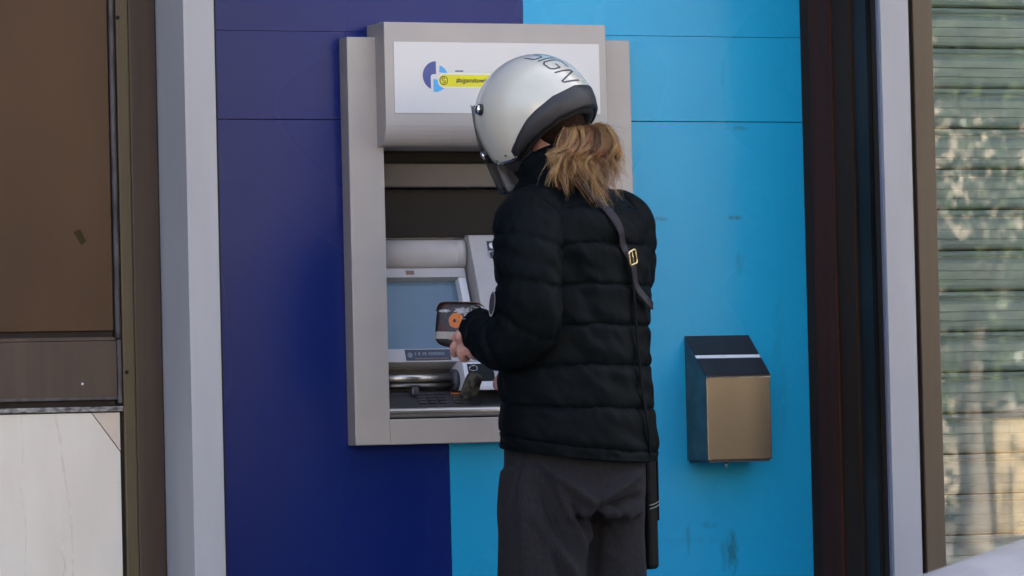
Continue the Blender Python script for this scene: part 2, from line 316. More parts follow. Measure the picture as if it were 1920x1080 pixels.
# ================================================================== GROUND
def sheet(name, x0, x1, y0, y1, z, m):
    return setp(mk(name, [(x0, y0, z), (x1, y0, z), (x1, y1, z), (x0, y1, z)], [(0, 1, 2, 3)], M_[m]), kind='structure')
sheet('ground', -250, 250, -250, 250, -0.142, 'soil')
sheet('road', -120, 120, -14.2, -2.5, -0.13, 'asphalt')
setp(box('pavement', -60, 60, -2.38, 0.6, -0.14, 0.0, M_['paving']), kind='structure')
setp(box('kerb', -60, 60, -2.5, -2.383, -0.14, 0.004, M_['kerb'], bev=0.01), kind='structure')
setp(box('far_kerb', -60, 60, -14.32, -14.2, -0.14, 0.004, M_['kerb'], bev=0.01), kind='structure')
setp(box('far_pavement', -60, 60, -25.0, -14.323, -0.14, 0.0, M_['paving']), kind='structure')

# ================================================================== BANK BUILDING
YB, YW = -0.235, -0.41        # plane of brown frames; front of white pilasters
B = empty('bank_building', (0, 0, 0), 'bank facade with navy and light blue panels, white pilasters and brown metal frames', 'building')
gap = 0.0012
prism('wall_panel', [(-0.90, 0), (-0.170-gap, 0), (-0.170-gap, 0.98), (-0.38, 0.98), (-0.38, 1.698-gap), (-0.90, 1.698-gap)], 'y', 0.0, 0.02, M_['navy'], B)
prism('wall_panel', [(-0.170+gap, 0), (0.80, 0), (0.80, 1.698-gap), (0.26, 1.698-gap), (0.26, 0.98), (-0.170+gap, 0.98)], 'y', 0.0, 0.02, M_['sky_blue'], B)
box('wall_panel', -0.90, 0.045-gap, 0.0006, 0.02, 1.698+gap, 1.902-gap/2, M_['navy'], B)
box('wall_panel', 0.045+gap/4, 0.80, 0.0004, 0.02, 1.698+gap, 1.902-gap/2, M_['sky_blue'], B)
box('wall_panel', -0.90, 0.045-gap, 0.0, 0.02, 1.902+gap/2, 3.0, M_['navy'], B)
box('wall_panel', 0.045+gap/4, 0.80, 0.0, 0.02, 1.902+gap/2, 3.0, M_['sky_blue'], B)
for a in ((-0.9, -0.47, 0.0205, 0.05, 0, 3), (0.40, 0.8, 0.0205, 0.05, 0, 3), (-0.47, 0.40, 0.0205, 0.05, 1.70, 3), (-0.47, 0.40, 0.0205, 0.05, 0, 0.93)):
    box('backing_wall', *a, M_['black'], B)
box('pilaster', -0.954, -0.882, YW, 0.02, 0, 3.0, M_['white_trim'], B, 0.0015)
box('gasket', -0.8818, -0.874, YW+0.012, 0.0, 0, 3.0, M_['black'], B)
box('pilaster', 0.7755, 0.850, YW, YW+0.012, 0, 3.0, M_['white_trim'], B, 0.0012)
box('pilaster_core', 0.83, 0.8495, YW+0.0125, -0.12, 0, 3.0, M_['white_trim'], B)
# right reveal, seen at a slant: upright dark profiles
xr = 0.774
box('reveal_profile', xr+0.003, 0.83, -0.050, -0.001, 0, 3.0, M_['rev_brown'], B)
box('reveal_profile', xr-0.001, 0.83, -0.160, -0.0505, 0, 3.0, M_['rev_red'], B, 0.002)
box('reveal_profile', xr+0.004, 0.83, -0.250, -0.1605, 0, 3.0, M_['rev_brown'], B, 0.002)
box('reveal_profile', xr+0.012, 0.83, -0.318, -0.2505, 0, 3.0, M_['rev_slate'], B)
box('reveal_profile', xr+0.024, 0.83, -0.360, -0.3185, 0, 3.0, M_['black'], B)
box('reveal_profile', xr+0.002, 0.83, -0.388, -0.3605, 0, 3.0, M_['rev_brown'], B, 0.002)
box('reveal_profile', xr, 0.83, -0.3975, -0.3885, 0, 3.0, M_['lav'], B, 0.001)
# left brown frame, panel, rail, sill and marble
box('jamb', -1.020, -0.9545, YB, YB+0.06, 0, 3.0, M_['bronze_jamb'], B, 0.004)
box('jamb', -1.0505, -1.0205, YB-0.004, YB+0.06, 0, 3.0, M_['khaki_jamb'], B, 0.004)
box('metal_panel', -3.2, -1.068, YB, YB+0.03, 1.212, 3.0, M_['bronze'], B, 0.002)
tube('seal_strip', [(-1.0615, YB-0.002, 3.0), (-1.0610, YB-0.003, 1.9), (-1.0605, YB-0.003, 1.6), (-1.0595, YB-0.002, 1.4), (-1.0595, YB-0.002, 1.196)], 0.0065, M_['seal'], B, 8, 60)
box('seal_strip', -1.0675, -1.0512, YB+0.002, YB+0.05, 0, 3.0, M_['black'], B)
box('rail', -3.2, -1.0645, YB-0.006, YB+0.03, 1.060, 1.190, M_['bronze_jamb'], B, 0.002)
box('rail_edge', -1.064, -1.0545, YB-0.009, YB+0.03, 1.052, 1.192, M_['seal'], B, 0.002)
box('rail_gap', -3.2, -1.068, YB+0.008, YB+0.03, 1.1905, 1.2115, M_['dk_red'], B)  # the shadow in this gap is put into the dark fill colour
box('rail_lip', -3.2, -1.067, YB-0.004, YB+0.007, 1.1905, 1.1985, M_['bronze_jamb'], B, 0.001)
box('rail_lip', -3.2, -1.0645, YB-0.010, YB+0.02, 1.060, 1.0665, M_['seal'], B, 0.001)
box('rail_gap', -3.2, -1.0645, YB+0.002, YB+0.03, 1.046, 1.0595, M_['dk_red'], B)
box('sill', -3.2, -1.052, YB-0.010, YB+0.03, 1.0345, 1.0455, M_['crust'], B, 0.002)
sl = prism('marble_slab', [(-3.2, 0), (-1.0600, 0), (-1.0600, 0.944), (-1.126, 1.032), (-3.2, 1.032)], 'y', YB-0.004, YB+0.03, M_['marble'], B, 0.0012)
prism('marble_patch', [(-1.0595, 0.9465), (-1.0595, 1.032), (-1.1238, 1.032)], 'y', YB-0.0036, YB+0.028, M_['marble_pink'], B, 0.001)
box('marble_edge', -1.0594, -1.0516, YB+0.004, YB+0.03, 0, 1.032, M_['seal'], B)
# thin hairline cracks and rust streak in the marble
def streak(pts, w, m, y):
    p = catmull([(a, y, b) for a, b in pts], 40); V = []; F = []
    for i, q in enumerate(p):
        ww = w*(0.5+0.8*abs(vnoise(np.array([[q[0]*90, 3.1, q[2]*90]]))[0]))
        V += [(q[0]-ww, q[1], q[2]-ww*0.4), (q[0]+ww, q[1], q[2]+ww*0.4)]
        if i: F.append((2*i-2, 2*i-1, 2*i+1, 2*i))
    return mk('vein', V, F, m, B)
M_['vein'] = mat('marble_vein', (0.50, 0.44, 0.36), 0.5, col2=(0.59, 0.545, 0.47), scale=40)
M_['vein2'] = mat('marble_crack', (0.44, 0.41, 0.36), 0.5, col2=(0.58, 0.54, 0.47), scale=60)
streak([(-1.21, 1.03), (-1.200, 0.98), (-1.195, 0.93), (-1.188, 0.88), (-1.178, 0.80), (-1.176, 0.72), (-1.178, 0.6)], 0.0030, M_['vein'], YB-0.0042)
streak([(-1.288, 1.03), (-1.285, 0.95), (-1.293, 0.88), (-1.283, 0.80), (-1.285, 0.70), (-1.29, 0.6)], 0.0010, M_['vein2'], YB-0.0042)
streak([(-1.290, 0.842), (-1.24, 0.852), (-1.18, 0.868), (-1.12, 0.873), (-1.062, 0.878)], 0.0007, M_['vein2'], YB-0.0043)
streak([(-1.195, 0.76), (-1.20, 0.73), (-1.194, 0.70), (-1.20, 0.67)], 0.0035, M_['vein'], YB-0.0044)
def stud(x, z, rad, m, y):
    V, F = ellipsoid_vf((x, y, z), ((rad, 0, 0), (0, 0.002, 0), (0, 0, rad)), 12, 6); return mk('screw', V, F, m, B, True)
stud(-1.0455, 1.905, 0.0045, M_['black'], YB-0.0045); stud(-1.042, 1.120, 0.0045, M_['black'], YB-0.0045); stud(-1.146, 1.096, 0.003, M_['white_print'], YB-0.007)
o = prism('tape_scrap', [(-1.158, 1.430), (-1.142, 1.437), (-1.128, 1.410), (-1.139, 1.402)], 'y', YB-0.0008, YB+0.001, M_['tape'], B)
# right window
box('window_gap', 0.8505, 0.958, YB+0.01, YB+0.06, 0, 3.0, M_['dk_red'], B)
wf = box('window_frame', 0.9585, 1.012, YB, YB+0.06, 0, 3.0, M_['frame_tan'], B, 0.003)
box('window_frame', 1.0122, 3.6, YB, YB+0.06, 0, 0.28, M_['frame_tan'], B, 0.003)
box('window_frame', 3.6, 3.7, YB, YB+0.06, 0, 3.0, M_['frame_tan'], B, 0.003)
mk('window_pane', [(1.0122, YB+0.02, 0.28), (3.6, YB+0.02, 0.28), (3.6, YB+0.02, 3.0), (1.0122, YB+0.02, 3.0)], [(0, 1, 2, 3)], M_['pane'], B)
box('window_recess', 1.0, 3.65, 0.05, 0.07, 0, 3.0, M_['interior'], B)
# upper storeys and the rest of the block: they keep the street front in shade
up = box('upper_wall', -14, 24, -0.235, 9.0, 3.0005, 18.0, M_['plaster'], B)
for k, x in enumerate(np.arange(-12, 23, 3.0)):
    for z in (4.2, 7.2, 10.2, 13.2):
        w = box('upper_window', x, x+1.3, -0.25, -0.2, z, z+1.6, M_['win_dark'], up, local=True)
box('side_wall', -14, -3.2, -0.235, 9.0, 0.0, 3.0, M_['plaster'], B)
box('side_wall', 3.7, 24, -0.235, 9.0, 0.0, 3.0, M_['plaster'], B)
box('inner_wall', -3.2, -0.955, YB+0.061, 0.1, 0, 3.0, M_['interior'], B)
box('back_wall', -3.2, 3.7, 0.6, 9.0, 0.0, 3.0, M_['interior'], B)

# blind behind the glass: every slat its own piece
BL = empty('slatted_blind', (2.2, -0.1, 0.3), 'pale grey green slatted roller blind behind the shop window glass', 'blind')
prof = [(-0.100, 0.000), (-0.112, 0.004), (-0.117, 0.012), (-0.118, 0.021), (-0.1145, 0.0225), (-0.1145, 0.0240), (-0.1185, 0.026), (-0.119, 0.0435), (-0.115, 0.0445), (-0.115, 0.0462), (-0.1185, 0.048), (-0.118, 0.064), (-0.112, 0.074), (-0.102, 0.0775),
        (-0.102, 0.0812), (-0.113, 0.083), (-0.115, 0.088), (-0.113, 0.093), (-0.104, 0.0945), (-0.094, 0.0945), (-0.094, 0.0)]
bm = bmesh.new(); A = [bm.verts.new((1.013, p[0]+0.1, p[1])) for p in prof]; Bv = [bm.verts.new((3.59, p[0]+0.1, p[1])) for p in prof]
bm.faces.new(A); bm.faces.new(Bv[::-1])
for i in range(len(prof)): bm.faces.new((A[i], Bv[i], Bv[(i+1) % len(prof)], A[(i+1) % len(prof)]))
slat_me = finish_bm(bm, 'slat'); slat_me.materials.append(M_['slat'])
for k in range(27):
    o = bpy.data.objects.new('slat', slat_me); COL.objects.link(o); o.parent = BL
    o.location = (-2.2, 0.0+random.uniform(-0.001, 0.001), 0.0+0.0985*k); o.rotation_euler = (random.uniform(-0.01, 0.01), random.uniform(-0.0007, 0.0007), 0)

# ================================================================== CASH MACHINE
A_ = empty('cash_machine', (-0.063, 0, 0.945), 'grey cash machine with white sign hood set in the blue wall', 'cash machine')
box('side_column', -0.424, -0.337, -0.050, 0.0, 0.945, 1.886, M_['atm'], A_, 0.003)
box('side_column', 0.2325, 0.2975, -0.050, 0.0, 0.945, 1.886, M_['atm'], A_, 0.003)
box('bottom_bar', -0.3365, 0.232, -0.047, 0.0, 0.945, 1.0035, M_['atm'], A_, 0.002)
hp = [(-0.0005, 1.9165), (-0.105, 1.9165), (-0.105, 1.690)]
for t in np.linspace(0, 1, 9)[1:]: hp.append((-0.105+0.040*(1-math.cos(t*math.pi/2)), 1.690-0.058*math.sin(t*math.pi/2)))
hp += [(0.14, 1.632), (0.14, 1.70), (-0.0005, 1.70)]
hood = prism('sign_hood', hp, 'x', -0.3535, 0.2080, M_['atm'], A_, 0.0015)
# cavity
box('cavity_back', -0.40, 0.30, 0.235, 0.245, 0.95, 1.70, M_['atm_dark'], A_)
box('cavity_side', -0.42, -0.345, 0.001, 0.235, 0.95, 1.66, M_['atm_dark'], A_)
box('cavity_side', 0.235, 0.31, 0.001, 0.235, 0.95, 1.66, M_['atm_dark'], A_)
box('cavity_floor', -0.345, 0.235, 0.0, 0.235, 0.95, 0.99, M_['atm_dark'], A_)
box('recess_crossbar', -0.344, 0.234, 0.085, 0.16, 1.546, 1.6035, M_['atm_mid'], A_, 0.003)  # lighter mauve-grey bar across the top of the recess
box('upper_panel_and_shade', -0.344, 0.234, 0.12, 0.16, 1.430, 1.5445, M_['atm_dark'], A_, 0.002)
box('upper_panel_and_shade', -0.344, 0.234, 0.10, 0.16, 1.6045, 1.6315, M_['atm_dark'], A_, 0.002)  # dark strip put in for the shade under the hood
# sloping console (leans back 23 degrees): local u = x, v = up the slope
za, zb, ya, yb = 1.134, 1.434, 0.009, 0.136
sl_len = math.hypot(zb-za, yb-ya); ct, st = (zb-za)/sl_len, (yb-ya)/sl_len
def con(x, z, d=0.0):                      # point on the console slope at height z, d metres proud of it
    y = ya+(z-za)*(yb-ya)/(zb-za); return (x, y-d*ct, z+d*st)
def cbox(name, x0, x1, z0, z1, d0, d1, m, parent, bev=0.0):
    bm = bmesh.new(); q = [con(x, z, d) for d in (d0, d1) for (x, z) in ((x0, z0), (x1, z0), (x1, z1), (x0, z1))]
    v = [bm.verts.new(p) for p in q]
    for f in ((0, 1, 2, 3), (7, 6, 5, 4), (0, 4, 5, 1), (1, 5, 6, 2), (2, 6, 7, 3), (3, 7, 4, 0)): bm.faces.new([v[i] for i in f])
    if bev: bmesh.ops.bevel(bm, geom=bm.edges[:], offset=bev, segments=2, affect='EDGES', profile=0.5)
    return link(name, finish_bm(bm, name), m, parent)
cbox('console_back', -0.344, -0.0785, 1.134, 1.434, -0.04, -0.027, M_['atm_cons'], A_)
cbox('console_ledge', -0.344, -0.068, 1.4255, 1.434, -0.012, 0.006, M_['atm_cons'], A_)
roll = []
for x, rr in ((-0.344, 0.0325), (-0.094, 0.0325), (-0.0925, 0.0315), (-0.091, 0.0325), (-0.072, 0.0325), (-0.0705, 0.031)):
    c = np.array(con(x, 1.390, 0.0)); roll.append([c+np.array((0, -math.cos(t)*rr*0.55, math.sin(t)*rr*1.06)) for t in np.linspace(0, 2*np.pi, 36, endpoint=False)])
V, F = loft_vf(roll); mk('console_roll', V, F, M_['atm_cons'], A_, True)
cbox('screen_frame', -0.344, -0.0785, 1.333, 1.3545, -0.027, 0.006, M_['atm_cons'], A_, 0.001)
scr = cbox('screen', -0.344, -0.098, 1.1655, 1.3325, -0.026, -0.018, M_['screen'], A_)
cbox('screen_frame', -0.0978, -0.0785, 1.1655, 1.3327, -0.027, 0.004, M_['white_print'], A_, 0.001)
st_ = cbox('screen_frame', -0.344, -0.0785, 1.134, 1.1650, -0.027, 0.004, M_['atm_cons'], A_, 0.001)
cbox('warning_label', -0.2305, -0.2095, 1.3390, 1.3485, 0.0062, 0.0068, M_['label_red'], A_)
lb = cbox('instruction_label', -0.2695, -0.156, 1.1370, 1.1625, 0.0042, 0.0050, M_['label_navy'], A_)
cbox('label_print', -0.247, -0.163, 1.1400, 1.1425, 0.0051, 0.0054, M_['label_red'], lb).matrix_parent_inverse = Matrix()
x = -0.246
while x < -0.172:                           # small unreadable line of print
    w = random.uniform(0.003, 0.006); cbox('label_print', x, x+w, 1.1490, 1.1560, 0.0051, 0.0054, M_['print_grey'], lb).matrix_parent_inverse = Matrix(); x += w+0.0012+(0.004 if random.random() < 0.15 else 0)
def disc(name, c, rad, m, parent, dirn='con'):
    n = 20; V = [con(c[0], c[1], 0.0056)]; F = []
    for i in range(n):
        a = 2*math.pi*i/n; V.append(con(c[0]+rad*math.cos(a), c[1]+rad*math.sin(a)*ct, 0.0056)); F.append((0, 1+i, 1+(i+1) % n))
    o = mk(name, V, F, m, parent); o.matrix_parent_inverse = Matrix(); return o
disc('label_print', (-0.2585, 1.1497), 0.0068, M_['print_grey'], lb)
# right-hand console panel, prouder and steeper
rp = [(0.20, 1.434), (0.099, 1.434), (-0.041, 1.078), (-0.041, 1.068), (0.20, 1.068)]
pan = prism('card_panel', rp, 'x', -0.0660, 0.2320, M_['atm_cons'], A_, 0.002)
def rpan(x, z, d=0.0):
    y = 0.099+(z-1.434)*0.140/0.356; n = math.hypot(0.140, 0.356); return (x, y-d*0.356/n, z+d*0.140/n)
def rbox(name, x0, x1, z0, z1, d0, d1, m, parent):
    q = [rpan(x, z, d) for d in (d0, d1) for (x, z) in ((x0, z0), (x1, z0), (x1, z1), (x0, z1))]
    bm = bmesh.new(); v = [bm.verts.new(p) for p in q]
    for f in ((0, 1, 2, 3), (7, 6, 5, 4), (0, 4, 5, 1), (1, 5, 6, 2), (2, 6, 7, 3), (3, 7, 4, 0)): bm.faces.new([v[i] for i in f])
    return link(name, finish_bm(bm, name), m, parent)
cl = rbox('card_label', -0.022, 0.070, 1.3965, 1.4190, 0.0, 0.0015, M_['label_navy'], A_)
n = 20; c = (-0.0105, 1.4078); V = [rpan(c[0], c[1], 0.0019)]; F = []
for i in range(n):
    a = 2*math.pi*i/n; V.append(rpan(c[0]+0.0075*math.cos(a), c[1]+0.0070*math.sin(a), 0.0019)); F.append((0, 1+i, 1+(i+1) % n))
mk('label_print', V, F, M_['white_print'], cl).matrix_parent_inverse = Matrix()
rbox('card_slot', -0.018, 0.075, 1.378, 1.391, 0.0, 0.010, M_['atm_mid'], A_)
rbox('card_slot_lip', -0.012, 0.070, 1.3815, 1.3845, 0.010, 0.0125, M_['steel_dk'], A_)
# lower left extension of the console panel with a small display
lp = [(0.20, 1.1335), (-0.0185, 1.1335), (-0.0415, 1.0760), (-0.0415, 1.0670), (0.20, 1.0670)]
prism('receipt_panel', lp, 'x', -0.1400, -0.0665, M_['white_print'], A_, 0.0015)
prism('receipt_window', [(-0.0218, 1.1285), (-0.0372, 1.0875), (-0.0360, 1.0865), (-0.0205, 1.1280)], 'x', -0.1290, -0.0640, M_['rev_slate'], A_)
# cash slot recess, bar, bezel
box('slot_recess', -0.344, -0.1405, 0.045, 0.055, 1.055, 1.133, M_['steel_dk'], A_)
tube('slot_bar', [(-0.344, 0.018, 1.0975), (-0.153, 0.018, 1.0975)], 0.0105, M_['steel'], A_, 20)
tube('slot_bar', [(-0.344, 0.012, 1.0800), (-0.150, 0.012, 1.0800)], 0.0065, M_['steel_dk'], A_, 16)
tube('slot_end', [(-0.1535, 0.020, 1.0900), (-0.1405, 0.020, 1.0900)], 0.0270, M_['atm_mid'], A_, 24)
tube('slot_cable', [(-0.344, -0.004, 1.075), (-0.26, -0.006, 1.077), (-0.2, -0.006, 1.075), (-0.15, -0.002, 1.083)], 0.0018, M_['black'], A_, 8, 30)
box('slot_clip', -0.264, -0.246, -0.010, 0.012, 1.058, 1.078, M_['atm_mid'], A_, 0.004)
# keypad shelf
kp = [(0.045, 1.068), (0.010, 1.0660), (-0.028, 1.0320), (-0.028, 1.005), (0.045, 1.005)]
pl = prism('keypad_plate', kp, 'x', -0.3440, 0.2320, M_['key_plate'], A_, 0.001)
def kpt(x, s, d=0.0):
    y = 0.010-0.038*s; z = 1.0660-0.034*s; n = math.hypot(0.038, 0.034); return (x, y-d*0.034/n, z+d*0.038/n)
def kbox(name, x0, x1, s0, s1, d0, d1, m, parent):
    q = [kpt(x, s, d) for d in (d0, d1) for (x, s) in ((x0, s0), (x1, s0), (x1, s1), (x0, s1))]
    bm = bmesh.new(); v = [bm.verts.new(p) for p in q]
    for f in ((0, 1, 2, 3), (7, 6, 5, 4), (0, 4, 5, 1), (1, 5, 6, 2), (2, 6, 7, 3), (3, 7, 4, 0)): bm.faces.new([v[i] for i in f])
    bmesh.ops.recalc_face_normals(bm, faces=bm.faces[:]); bmesh.ops.bevel(bm, geom=bm.edges[:], offset=0.0006, segments=1, affect='EDGES')
    return link(name, finish_bm(bm, name), m, parent)
for rI in range(4):
    for cI in range(4):
        s0 = 0.14+rI*0.19; x0 = -0.252+cI*0.026+(0.012 if cI == 3 else 0)
        mm = 'key' if cI < 3 else ('orange' if rI == 0 else 'steel_dk')
        kbox('key', x0, x0+(0.019 if cI < 3 else 0.027), s0, s0+0.125, 0.0, 0.003, M_[mm], pl).matrix_parent_inverse = Matrix()
pb = []
for t in np.linspace(0, math.pi, 9): pb.append((-0.0300-0.009*math.sin(t), 1.018+0.0115*math.cos(t)))
prism('chrome_edge', [(-0.0285, 1.0295)]+pb+[(-0.0285, 1.0065)], 'x', -0.3362, 0.2315, M_['steel'], A_, smooth=False)
# sign panel, logo, sticker
sp_ = box('sign_panel', -0.3310, 0.1900, -0.1066, -0.1045, 1.7065, 1.8710, M_['sign'], A_, 0.0005)
YS = -0.1066
def flat(name, pts, m, dy, parent=sp_):
    V = [(p[0], YS-dy, p[1]) for p in pts]; n = len(V); V += [(p[0], YS, p[1]) for p in pts]
    F = [tuple(range(n)), tuple(range(2*n-1, n-1, -1))]+[(i, n+i, n+(i+1) % n, (i+1) % n) for i in range(n)]
    bm = bmesh.new(); bv = [bm.verts.new(p) for p in V]
    for f in F: bm.faces.new([bv[i] for i in f])
    me = finish_bm(bm, name); o = link(name, me, m, parent); o.matrix_parent_inverse = Matrix(); return o
def arc(cx, cz, rad, a0, a1, n=16): return [(cx+rad*math.cos(R(a)), cz+rad*math.sin(R(a))) for a in np.linspace(a0, a1, n)]
cx, cz, rl = -0.2265, 1.7935, 0.0335
flat('logo_half_disc', arc(cx, cz, rl, 90, 246, 26)+[(-0.2400, 1.7925), (-0.2375, 1.7960), (-0.2340, 1.7968), (cx, 1.7975)], M_['logo_navy'], 0.0004)
flat('logo_wedge', [(-0.2185, 1.8020)]+arc(-0.2215, 1.7945, 0.0230, 8, 80, 12), M_['logo_blue'], 0.0004)
flat('logo_wedge', [(-0.2335, 1.7860)]+[(-0.2335, 1.7565)]+arc(-0.2285, 1.7860, 0.0300, -98, -10, 14), M_['logo_blue'], 0.0004)
st0 = arc(-0.2055, 1.7825, 0.0172, 90, 270, 18); flat('sticker', st0+[(0.052, 1.7653), (0.052, 1.7997)], M_['white_print'], 0.0007)
st1 = arc(-0.2070, 1.7825, 0.0142, 90, 270, 18); stk = flat('sticker', st1+[(0.050, 1.7683), (0.050, 1.7967)], M_['yellow'], 0.0011)
flat('bank_letter_bar', [(-0.1785, 1.8030), (-0.1580, 1.8030), (-0.1580, 1.8062), (-0.1785, 1.8062)], M_['logo_navy'], 0.0004)
flat('bank_letter_bar', [(-0.1115, 1.7530), (-0.1070, 1.7530), (-0.1070, 1.7620), (-0.1115, 1.7620)], M_['logo_navy'], 0.0004)
# ring emblem with an S stroke
def ring_strip(name, c, r1, r2, a0, a1, m, dy, n=28):
    V = []; F = []
    for i, a in enumerate(np.linspace(R(a0), R(a1), n)):
        V += [(c[0]+r1*math.cos(a), YS-dy, c[1]+r1*math.sin(a)), (c[0]+r2*math.cos(a), YS-dy, c[1]+r2*math.sin(a))]
        if i: F.append((2*i-2, 2*i-1, 2*i+1, 2*i))
    o = mk(name, V, F, m, sp_); o.matrix_parent_inverse = Matrix()
ring_strip('emblem_ring', (-0.2080, 1.7825), 0.0085, 0.0105, 0, 360, M_['print_black'], 0.0013)
ring_strip('emblem_stroke', (-0.2085, 1.7852), 0.0022, 0.0042, 20, 260, M_['print_black'], 0.0013)
ring_strip('emblem_stroke', (-0.2075, 1.7797), 0.0022, 0.0042, -160, 80, M_['print_black'], 0.0013)
me = text_mesh('#sigamitowith', 0.0152, shear=0.25, bold=0.0002); me.transform(Matrix.Translation((-0.1775, YS-0.0013, 1.7785)) @ Matrix.Rotation(R(90), 4, 'X'))
link('sticker_text', me, M_['print_black'], sp_).matrix_parent_inverse = Matrix()

# ================================================================== WALL DISPENSER
Dp = empty('wall_dispenser', (0.531, 0, 0.89), 'brushed steel box with dark sloping lid fixed to the light blue wall', 'dispenser')
x0, x1, dd = 0.4475, 0.6160, 0.112
prism('body', [(0, 0.890), (-dd, 0.890), (-dd, 1.0865), (0, 1.1845)], 'x', x0, x1, M_['bin_steel'], Dp, 0.0014)
prism('side_plate', [(0, 0.8905), (-dd+0.001, 0.8905), (-dd+0.001, 1.0855), (0, 1.1835)], 'x', x0-0.0012, x0-0.0002, M_['steel_dk'], Dp)
def lidp(t, d): return (-dd*(1-t)-d*0.66, 1.0865+(1.1845-1.0865)*t+d*0.75)
for t0, t1, m_, d in ((0.035, 0.44, 'bin_dark', 0.0022), (0.535, 1.0, 'bin_dark', 0.0022), (0.45, 0.525, 'white_print', 0.0012)):
    q = [lidp(t0, 0.0002), lidp(t0, d), lidp(t1, d), lidp(t1, 0.0002)]; q = [(min(a, -0.0005), b) for a, b in q]
    prism('lid_plate' if m_ == 'bin_dark' else 'lid_strip', q, 'x', x0-0.001, x1+0.001, M_[m_], Dp)
prism('front_edge', [lidp(0.03, 0.0002), lidp(0.03, 0.002), (-dd-0.0015, 1.0865), (-dd-0.0015, 1.0835), (-dd, 1.0835)], 'x', x0-0.0005, x1+0.0005, M_['chrome'], Dp)
box('bottom_plate', x0+0.004, x1-0.004, -dd+0.004, -0.001, 0.8845, 0.8898, M_['bin_dark'], Dp)
tube('lock_pin', [(0.507, -0.085, 0.8845), (0.507, -0.085, 0.8720)], 0.0035, M_['steel'], Dp, 12)

# ================================================================== PERSON (local: x right, y forward, z up)
PHI = R(30); PO = Vector((-0.087, -0.55, 0.0))
P = empty('person', PO, 'person in black quilted jacket and charcoal trousers standing at the cash machine', 'person', PHI)
C30, S30 = math.cos(PHI), math.sin(PHI)
def w2l(p): dx, dy = p[0]-PO.x, p[1]-PO.y; return np.array((C30*dx+S30*dy, -S30*dx+C30*dy, p[2]))
def vw(r_, z, t):                           # r_ to the photo's right, t towards the street, turned into the person's own frame
    return np.array((0.574*r_-0.819*t, -0.819*r_-0.574*t, z))
# --- torso shape
TZ = np.array([0.905, 0.93, 1.02, 1.11, 1.20, 1.29, 1.37, 1.42, 1.455, 1.485, 1.51, 1.535])
TA = np.array([0.192, 0.196, 0.191, 0.188, 0.189, 0.192, 0.194, 0.198, 0.184, 0.154, 0.112, 0.078])
TB = np.array([0.147, 0.149, 0.143, 0.140, 0.140, 0.141, 0.140, 0.135, 0.126, 0.104, 0.086, 0.078])
TC = np.array([0.004, 0.004, 0.006, 0.010, 0.010, 0.008, 0.008, 0.008, 0.012, 0.026, 0.036, 0.042])
SEAMS = np.array([0.870, 0.905, 0.936, 1.024, 1.115, 1.203, 1.290, 1.378, 1.462, 1.56])
def spl(z, Y):
    d = 0.012; return (np.interp(z-d, TZ, Y)+2*np.interp(z, TZ, Y)+np.interp(z+d, TZ, Y))/4
def torso(th, z, out=0.0):
    """th = 0 at the middle of the back, positive to the person's right"""
    th = np.asarray(th, float); z = np.asarray(z, float); th, z = np.broadcast_arrays(th, z)
    a, b, c = spl(z, TA), spl(z, TB), spl(z, TC)
    e = 2/2.25; sx = np.sign(np.sin(th))*np.abs(np.sin(th))**e; cy = np.sign(np.cos(th))*np.abs(np.cos(th))**e
    zq = z+0.012*np.cos(th-0.3)*np.clip((1.40-z)/0.4, -0.4, 1)+0.004*vnoise(np.stack([th*2, z*0, z*0+4], -1))   # seam lines dip a little
    zs = z
    i = np.clip(np.searchsorted(SEAMS, zq)-1, 0, len(SEAMS)-2); s = (zq-SEAMS[i])/(SEAMS[i+1]-SEAMS[i]); L = SEAMS[i+1]-SEAMS[i]
    dseam = np.minimum(s, 1-s)*L
    puff = 0.0068*np.clip(L/0.085, 0.45, 1.1)*(1-np.abs(2*s-1)**7)
    q = np.stack([a*sx, c-b*cy, z], -1)
    wr = vnoise(np.stack([th*3.4+z*26, z*20-th*1.5, i*3.7], -1))*0.0042+vnoise(np.stack([th*9+z*34, z*34, i*1.7], -1))*0.0020
    pk = vnoise(np.stack([th*20, z*9, i*5.1], -1))*0.0036*np.exp(-dseam/0.013)              # gathers beside the stitching
    fold = -0.010*np.exp(-((th+0.75+0.7*(z-1.30)/0.3)**2)/0.018)*np.exp(-((z-1.29)**2)/0.006)
    n = np.stack([sx*b, -cy*a, 0*z], -1); n /= np.linalg.norm(n, axis=-1)[..., None]+1e-9
    return q+n*(puff+wr+pk+fold+out)[..., None]
ths = np.linspace(-np.pi, np.pi, 200, endpoint=False); zs = np.linspace(0.905, 1.535, 300)
G = torso(ths[None, :], zs[:, None])
inner = G[0].copy(); inner = np.stack([inner[:, 0]*0.90, inner[:, 1]*0.90, inner[:, 2]+0.0], -1); inner2 = inner.copy(); inner2[:, 2] += 0.06
G[:, :, 2] += np.clip((1.03-zs)/0.12, 0, 1)[:, None]*(0.010-0.020*np.cos(ths-0.35))[None, :]
inner[:, 2] = G[0][:, 2]-0.001
rings = np.concatenate([inner2[None], inner[None], G], 0)
V, F = loft_vf(rings, cap=False); jk = sub('jacket', P, V, F, M_['jacket'], True)
